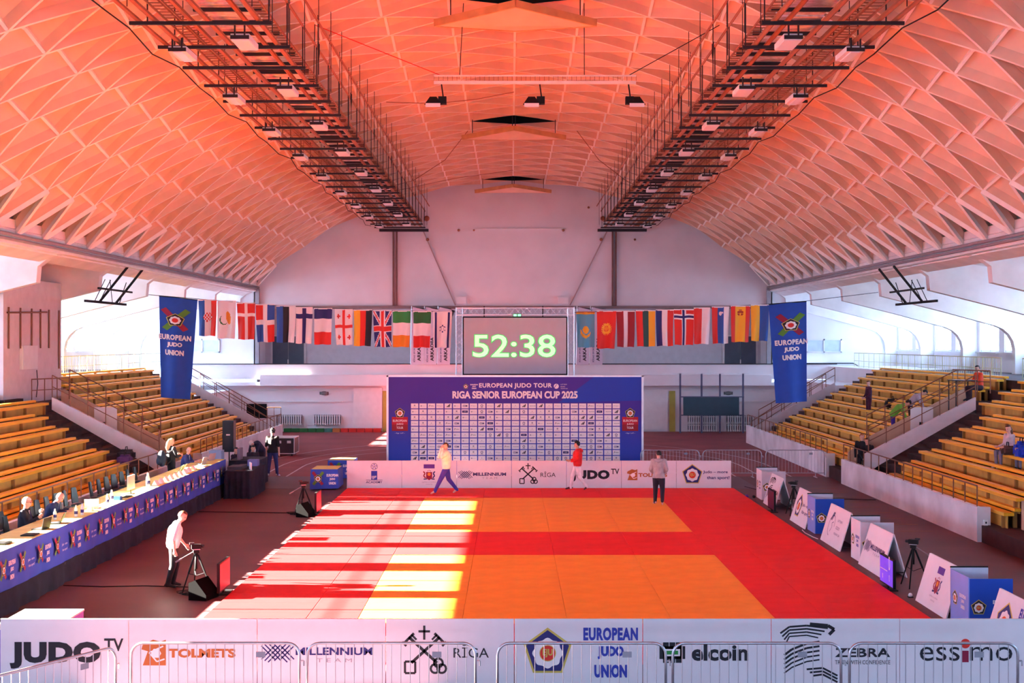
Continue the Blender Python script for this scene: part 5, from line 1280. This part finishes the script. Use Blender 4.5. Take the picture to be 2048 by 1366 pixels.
slab('cup', -10.2, 32.0, .12, .16, .1, wht, 'white and blue box beside the open white laptop', 'box')
for i in range(9):
    y = 37.7+i*.55
    t = thing('name_sign', f'white tent card on the long tables, {ORD[i]} from the tall white bottle', 'card', (-10.15, y, TT+.004), 0, 'white tent cards on the tables')
    ob('card', MB().prismxz([(-.09,0),(.09,0),(0,.15)], -.14, .14).mesh('card', wht), t); ob('card_mark', MB().box(.05, .052, -.08, .08, .02, .06).mesh('card_mark', navy), t)
t = thing('monitor', 'thin computer monitor standing on the officials table facing the chairs', 'monitor', (-10.25, 35.6, TT+.004))
ob('panel', MB().box(-.02, .02, -.3, .3, .12, .50).mesh('panel', silver), t); ob('display', MB().box(-.024, -.02, -.28, .28, .14, .48).mesh('display', wht), t); ob('stand', MB().box(-.08, .08, -.1, .1, 0, .015).box(-.01, .01, -.03, .03, .015, .15).mesh('stand', dsteel), t)
t = thing('brochure', 'green and white brochures standing bent near the paper stack', 'papers', (-10.3, 41.6, TT+.004)); ob('sheet', MB().prismxz([(-.1,0),(-.09,0),(.05,.24),(.04,.24)], -.2, .2).mesh('sheet', mat('brochure_green', (.5,.65,.2))), t); ob('sheet', MB().prismxz([(-.2,0),(-.19,0),(-.05,.2),(-.06,.2)], -.15, .35).mesh('sheet', wht), t)
# ================================================================ SOUND DESK CORNER
t = thing('loudspeaker', 'tall black loudspeaker on a pole beside the end of the blue tablecloth', 'speaker', (-10.95, 51.2, 0))
MB().box(-11.15, -10.72, 51.0, 51.45, 1.08, 2.28).build('cabinet', mat('speaker_teal_black', (.012,.02,.03), .5), t); MB().box(-11.1, -10.77, 50.98, 51.0, 1.12, 2.22).build('grille', mat('speaker_teal_black', (.012,.02,.03)), t)
MB().box(-11.0, -10.85, 50.97, 50.99, 1.72, 1.77).build('badge', wht, t); MB().tube((-10.93, 51.2, .1), (-10.93, 51.2, 1.1), .025, 8).build('pole', dsteel, t)
for a in range(3): MB().tube((-10.93, 51.2, .5), (-10.93+.4*math.cos(a*2.1), 51.2+.4*math.sin(a*2.1), 0), .015, 6).build('leg', dsteel, t)
def skirted(x0, x1, y0, y1, h, label, seed):
    t = thing('equipment_table', label, 'table', ((x0+x1)/2, (y0+y1)/2, 0)); mb = MB(); P_ = []
    for (a, b), (c, d) in (((x0,y0),(x1,y0)), ((x1,y0),(x1,y1)), ((x1,y1),(x0,y1)), ((x0,y1),(x0,y0))):
        for i in range(12):
            u = i/12; P_.append((a+(c-a)*u, b+(d-b)*u))
    n = len(P_); cx, cy2 = (x0+x1)/2, (y0+y1)/2; vs = []
    for i, (x, y) in enumerate(P_):
        w_ = 1+.05*math.sin(i*2.3+seed); vs += [(cx+(x-cx)*w_, cy2+(y-cy2)*w_, 0), (x, y, h)]
    mb.add(vs, [(2*i, 2*((i+1)%n), 2*((i+1)%n)+1, 2*i+1) for i in range(n)], 0, True); mb.build('skirt', blackc, t); MB().box(x0, x1, y0, y1, h-.02, h+.01).build('table_top', blackc, t); return t
skirted(-9.75, -8.85, 44.9, 47.6, .93, 'black skirted equipment table just past the end of the platform', 1); skirted(-10.4, -9.3, 48.6, 50.4, .95, 'second black skirted table under the loudspeaker, further back', 2)
slab('mixing_desk', -9.5, 45.8, .5, .9, .1, mat('desk_dark', (.05,.05,.06)), 'dark mixing desk with pale faders on the black skirted table', 'mixer', z=.94)
slab('control_box', -9.15, 46.9, .35, .4, .22, mat('box_blue', (.12,.16,.42)), 'blue box with white card on the black skirted table', 'box', z=.94)
t = thing('tablet', 'small tablet with white frame standing on the black skirted table', 'tablet', (-8.98, 45.5, .94), D(20)); ob('case', MB().box(-.02, .02, -.17, .17, 0, .24).mesh('case', wht), t); ob('screen', MB().box(.02, .024, -.13, .13, .04, .2).mesh('screen', blk), t)
slab('monitor', -10.1, 49.2, .1, .55, .42, mat('monitor_grey', (.16,.15,.22)), 'dark monitor seen from behind before the seated technicians', 'monitor', z=.96)
slab('plastic_crate', -10.75, 48.2, .45, .5, .42, mat('crate_blue', (.30,.42,.62)), 'pale blue plastic crate stack left of the loudspeaker', 'crate', z=.96)
slab('crate_table', -10.9, 48.2, .9, 1.0, .95, offwhite, 'white table under the pale blue crate', 'table', z=0)
t = thing('flight_case', 'black flight case with aluminium edges on castors on the track', 'case', (-10.6, 61.8, 0))
x0, x1, y0, y1, z0, z1 = -11.05, -10.12, 61.6, 62.9, .12, .85
MB().box(x0, x1, y0, y1, z0, z1).build('case_body', mat('case_dark', (.035,.03,.04), .4), t)
for (a, b) in (((x0,y0,z0),(x1,y0,z0)),((x0,y0,z1),(x1,y0,z1)),((x0,y0,z0),(x0,y0,z1)),((x1,y0,z0),(x1,y0,z1)),((x1,y0,z0),(x1,y1,z0)),((x1,y0,z1),(x1,y1,z1)),((x0,y0,z1),(x0,y1,z1)),((x0,y1,z1),(x1,y1,z1)),((x1,y1,z0),(x1,y1,z1))): MB().bar(a, b, .035).build('edge_profile', alum, t)
for x in (-10.9, -10.45): MB().box(x, x+.18, y0-.02, y0, .6, .72).build('catch', alum, t)
MB().box(x0, x1, y0, y1, z1, z1+.01).build('lid_sheet', alum, t)
for x in (x0+.12, x1-.12):
    for y in (y0+.12, y1-.12): MB().tube((x-.02, y, .06), (x+.02, y, .06), .06, 10).build('castor', black, t)
def cloth_table(x0, x1, y0, y1, h, label):
    t = thing('draped_table', label, 'table', ((x0+x1)/2, (y0+y1)/2, 0))
    MB().hexa([(x0-.03,y0-.04,.02),(x1+.03,y0-.04,.06),(x1+.03,y1,.06),(x0-.03,y1,.02),(x0,y0,h),(x1,y0,h),(x1,y1,h),(x0,y1,h)]).build('cloth', bluec, t); MB().box(x0+.02, x1-.02, y0+.02, y1-.02, h, h+.005).build('top_sheet', clothtop, t)
    for x in (x0+.1, x1-.1): MB().bar((x, y0+.1, 0), (x, y0+.1, .3), .03).build('leg', dsteel, t)
    p = PR(); p.sub(L_cross(), -.22, .0, .32).sub(L_union(wht), .3, -.02, .42, .42); p.put('emblem_print', t, ((x0+x1)/2, y0-.045, h*.55), (1,0,0), (0,0,1), .003); return t
cloth_table(-7.22, -6.25, 47.6, 49.0, .74, 'small table with blue emblem cloth at the left corner of the mat'); cloth_table(-7.1, -6.1, 51.2, 52.4, .74, 'second blue draped table partly hidden by the far advertising boards')
t = thing('display_crate', 'sunlit white topped box with violet side at the bottom left behind the near boards', 'box', (-7.75, 21.9, 0))
MB().box(-8.35, -7.35, 21.2, 22.7, 0, .72).build('box_side', mat('violet_card', (.22,.16,.62), .6), t); MB().box(-8.36, -7.34, 21.19, 22.71, .72, .75).build('box_top', mat('box_top_cream', (.85,.85,.75)), t)
p = PR(); p.sub(L_cross(), 0, 0, .4); p.put('emblem_print', t, (-7.35, 21.9, .4), (0,1,0), (0,0,1), .003)
# ================================================================ TRIPODS, SCREENS, WEDGES
def tripod(x, y, h, rz, label, k=1.0):
    t = thing('camera_tripod', label, 'tripod', (x, y, 0), rz)
    for a in (90, 210, 330):
        c, s = math.cos(D(a)), math.sin(D(a)); ob('leg', MB().tube((c*.04, s*.04, h*.82), (c*.2, s*.2, h*.42), .022, 6).tube((c*.19, s*.19, h*.45), (c*.36, s*.36, 0), .015, 6).mesh('leg', black), t)
    ob('spreader', MB().tube((.0,0,h*.35), (.2*math.cos(D(90)), .2, h*.42), .008, 5).tube((0,0,h*.35), (-.17,-.1,h*.42), .008, 5).tube((0,0,h*.35), (.17,-.1,h*.42), .008, 5).mesh('spreader', dsteel), t)
    ob('column', MB().tube((0,0,h*.5), (0,0,h*.9), .025, 8).mesh('column', black), t); ob('fluid_head', MB().box(-.06,.06,-.05,.05,h*.86,h*.95).lathe((0,0,0), [(.045,h*.82),(.05,h*.87)], 10).mesh('fluid_head', black), t)
    ob('pan_handle', MB().tube((-.04,0,h*.9), (-.42,.02,h*.68), .011, 6).tube((-.3,.02,h*.745), (-.43,.02,h*.67), .019, 6).mesh('pan_handle', mat('handle_grey', (.25,.22,.24))), t)
    t2 = thing('camera', label.replace('tripod', 'camera').replace('with camera', '')+' top', 'camera', (x, y, h*.95), rz); t2['label'] = 'small video camera on the '+label
    ob('camera_body', MB().box(-.1,.1,-.05,.05,0,.1).mesh('camera_body', black), t2); ob('lens', MB().tube((.1,0,.055), (.17,0,.055), .034, 10).mesh('lens', dsteel), t2); ob('viewfinder', MB().box(-.14,-.04,-.03,.03,.1,.14).mesh('viewfinder', dsteel), t2); ob('plate', MB().box(-.08,.08,-.06,.06,-.012,0).mesh('plate', galv), t2)
tripod(-6.75, 28.3, .95, D(20), 'tripod beside the man in white t-shirt'); tripod(-6.45, 41.0, .95, D(20), 'tripod at the far left mat edge')
tripod(8.72, 40.7, .98, D(150), 'tripod behind the zebra striped board'); tripod(8.78, 28.8, .98, D(150), 'tripod right of the violet screen')
def tvscreen(x, y, w_, h_, side, label, m, rz=0):
    t = thing('score_screen', label, 'screen', (x, y, 0), rz); q = -side   # side -1: picture faces -X
    ob('bezel', MB().box(-.03,.03,-w_/2,w_/2,.08,.08+h_).mesh('bezel', black), t)
    a = side*.031; xs = sorted((a, side*.034)); ob('display', MB().box(xs[0], xs[1], -w_/2+.02, w_/2-.02, .11, .05+h_).mesh('display', m), t)
    ob('foot', MB().box(-.14,.14,-w_*.3,w_*.3,0,.02).box(-.02,.02,-.05,.05,.02,.1).mesh('foot', black), t); return t
violet = mat('display_violet', (.10,.05,.55), .3, emit=.9, var=.3); mar = mat('display_maroon', (.05,.008,.05), .4, var=0)
t = tvscreen(8.15, 28.55, 1.0, .62, -1, 'upright score screen glowing violet beside the mat', violet); p = PR(); p.text('0', .25, .2, .12, .3, wht, 0).text('0', .25, -.12, .08, .14, wht, 0).rect(-.42, .1, .0, .02, wht, 1).text('1', -.25, -.14, .05, .1, wht); 
p.put('score_print', t, (-.036, 0, .39), (0,-1,0), (0,0,1), .002, world=False)
tvscreen(8.2, 41.5, 1.0, .62, -1, 'dark score screen beside the zebra striped board', mat('display_dark', (.03,.015,.05), .3))
for x, y, lab in ((-6.12, 28.1, 'nearer'), (-6.0, 41.0, 'farther')):
    tvscreen(x, y, 1.0, .62, 1, f'{lab} score screen at the left mat edge striped by sunlight', mar)
    w_ = thing('stage_monitor', f'{lab} black wedge speaker at the left mat edge', 'speaker', (x-.28, y-.6, 0), D(-15))
    ob('cabinet', MB().prismxz([(-.2,0),(.2,0),(.2,.12),(-.05,.42),(-.2,.36)], -.28, .28).mesh('cabinet', foam), w_); ob('grille', MB().add([(.205,-.25,.13),(.205,.25,.13),(-.035,.25,.415),(-.035,-.25,.415)], [(0,1,2,3)]).mesh('grille', foam), w_); ob('handle', MB().box(-.215,-.2,-.08,.08,.12,.18).mesh('handle', galv), w_)
    c = thing('cable_coil', f'black cable coil at the {lab} wedge speaker', 'cable', (x-.5, y-.2, 0)); ob('coil', MB().path([(.3*math.cos(a*.6)*(1+.02*a), .25*math.sin(a*.6), .01+.002*a) for a in range(34)], .009, 5).mesh('coil', black), c)
for nm, pts, lab in (('a', [(-9.8, 28.9, .01), (-8.9, 28.75, .01), (-8, 28.85, .01), (-7, 28.7, .01), (-6.3, 28.6, .01)], 'black cable across the floor at the feet of the man in white'), ('b', [(-9.8, 41.4, .01), (-8.6, 41.3, .01), (-7.4, 41.2, .01), (-6.3, 41.0, .01)], 'black cable across the floor to the farther wedge speaker'),
                     ('c', [(8.6, 48.6, .01), (9.6, 44.9, .01), (11.5, 44.7, .01), (12.3, 44.5, .01)], 'black cable on the floor running to the right barrier wall'), ('d', [(8.25, 37.4, .012), (8.2, 36.8, .012), (8.25, 36, .012), (8.3, 35.7, .012)], 'white cable looping under the corner boards')):
    t = thing('floor_cable', lab, 'cable', pts[0]); MB().path(pts, .012, 5).build('cable', wht if nm == 'd' else black, t)
# ================================================================ LEANING BOARDS AND CORNER BOXES
def aframe(y0, y1, logo, label, k=.95):
    """board leaning back, its face towards the mat"""
    x = 8.36; dx = .30; h = .98; ym = (y0+y1)/2; t = thing('leaning_board', label, 'board', (x, ym, 0)); L = abs(y1-y0)/2
    u = Vector((dx, 0, h)); n = Vector((-h, 0, dx)).normalized()
    def slabm(o, uu, nn, m, nm):
        a = Vector((o, -L, 0)); pts = [a, a+Vector((0, 2*L, 0)), a+Vector((0, 2*L, 0))+uu, a+uu]; pts += [q-nn*.025 for q in pts]
        ob(nm, MB().add([tuple(q) for q in pts], [(0,1,2,3),(7,6,5,4),(0,4,5,1),(1,5,6,2),(2,6,7,3),(3,7,4,0)]).mesh(nm, m), t)
    slabm(0, u, n, white, 'front_panel'); slabm(.62, Vector((-.29, 0, h)), Vector((h, 0, .29)).normalized(), white, 'back_panel')
    ob('tie_bar', MB().bar((.08, L-.1, .1), (.56, L-.1, .1), .02).bar((.08, -L+.1, .1), (.56, -L+.1, .1), .02).mesh('tie_bar', dsteel), t)
    un = u.normalized(); logo.put('printed_logo', t, tuple(u*.5), (0, -k, 0), tuple(un*k), .002, world=False)
aframe(42.0, 43.8, L_zebra(), 'leaning white board with black curved stripes beside the far end of the mat')
aframe(37.6, 39.6, L_more(), 'leaning white board with pentagon emblem left of the farther blue corner box')
aframe(33.6, 35.7, L_fed(), 'leaning white board with thin round line emblem and three lines')
aframe(29.9, 31.8, L_mill(), 'leaning white board with the lattice emblem behind the violet screen')
aframe(25.4, 27.3, L_ministry(), 'leaning white board with coat of arms and purple bar')
aframe(21.3, 23.4, L_eju(), 'leaning white board with big pentagon emblem at the right picture edge')
lb = mat('box_blue_lit', (.22, .34, .80), .5, var=.03)
def cornerbox(y0, y1, m1, m2, pc, label):
    x0 = 8.42; x1 = 9.24; t = thing('corner_box', label, 'box', ((x0+x1)/2, (y0+y1)/2, 0))
    MB().box(x0, x0+.02, y0, y1, .02, 1.0).build('side_panel', m1, t); MB().box(x0+.02, x1, y0, y0+.02, .02, .98).build('front_panel', m2, t)
    MB().box(x0, x1-.1, y1-.02, y1, .02, 1.02).build('rear_panel', mat('inner_white', (.6,.6,.68)), t); MB().bar((x0, y1, 1.03), (x1-.1, y1, 1.03), .03).build('black_edge', black, t)
    p = PR(); p.sub(L_emblem(False), -.22, -.05, .3).sub(L_union(pc), .22, -.05, .36, .3); p.put('emblem_print', t, ((x0+x1)/2, y0, .5), (1,0,0), (0,0,1), .002)
    p = PR(); p.sub(L_emblem(False), -.22, 0, .3).sub(L_union(pc), .2, 0, .34, .3); p.put('emblem_print', t, (x0, (y0+y1)/2, .5), (0,-1,0), (0,0,1), .002)
cornerbox(44.4, 45.3, white, mat('box_white_shaded', (.55,.54,.60)), navy, 'white open corner box near the far right corner of the mat'); cornerbox(36.6, 37.5, lb, blueb, wht, 'blue open corner box between two leaning boards, the farther blue one')
cornerbox(31.85, 32.7, white, mat('box_white_shaded', (.55,.54,.60)), blueprint, 'white open corner box behind the lattice emblem board'); cornerbox(24.3, 25.3, lb, blueb, wht, 'blue open corner box nearest the camera on the right')
# small stuff at the right edge
t = thing('waste_bin', 'black waste bin at the right picture edge below the tan wall', 'bin', (13.5, 33.8, 0)); MB().lathe((13.5, 33.8, 0), [(.22,0),(.27,.6),(.29,.62),(.29,.66)], 14).build('bin_body', black, t); MB().lathe((13.5, 33.8, 0), [(.3,.64),(.3,.68)], 14).build('rim', mat('bin_liner', (.03,.03,.035), .3), t)
t = thing('wall_socket', 'small white socket on the end of the right barrier wall', 'socket', (12.7, 35.18, .5)); MB().box(12.6, 12.7, 35.15, 35.2, .45, .6).build('plate', wht, t); MB().box(12.63, 12.67, 35.14, 35.15, .5, .55).build('hole', blk, t)
t = thing('sandals', 'pair of dark shoes with violet lining left at the far right mat edge', 'shoes', (8.35, 45.6, 0))
for i, (x, y) in enumerate(((8.1, 45.3), (8.3, 45.1))): MB().ball((x, y, .05), (.06, .15, .05), 8, 6).build('shoe', [purple, black][i], t)
for x, y, lab in ((8.35, 27.6, 'small white round lamp on the floor beside the coat of arms board, left one'), (8.5, 27.5, 'small white round lamp on the floor touching the coat of arms board')):
    t = thing('floor_lamp', lab, 'lamp', (x, y, 0)); MB().ball((x, y, .05), .045, 8, 6).build('bulb', wht, t); MB().box(x-.05, x+.05, y-.05, y+.05, 0, .02).build('base', black, t)

# small fittings hang on the part that carries them
for par, kids_ in (('cabinet', ('grille', 'badge', 'handle')), ('case_body', ('catch', 'lid_sheet')), ('keyboard_base', ('keys',)), ('camera_body', ('lens', 'viewfinder')), ('bag_body', ('pocket', 'front_pocket', 'carry_strap')),
                   ('reflector', ('lens',)), ('board', ('printed_logo',)), ('panel', ('latch', 'display')), ('bottle_body', ('cap', 'paper_label')), ('housing', ('lens',)), ('bin_body', ('rim',)), ('bezel', ('display',))):
    sib = {}
    for o in COL.objects:
        if o.parent and o.name.split('.')[0] == par: sib[o.parent] = o
    for o in list(COL.objects):
        if o.parent in sib and o.name.split('.')[0] in kids_ and o.type == 'MESH': o.parent = sib[o.parent]
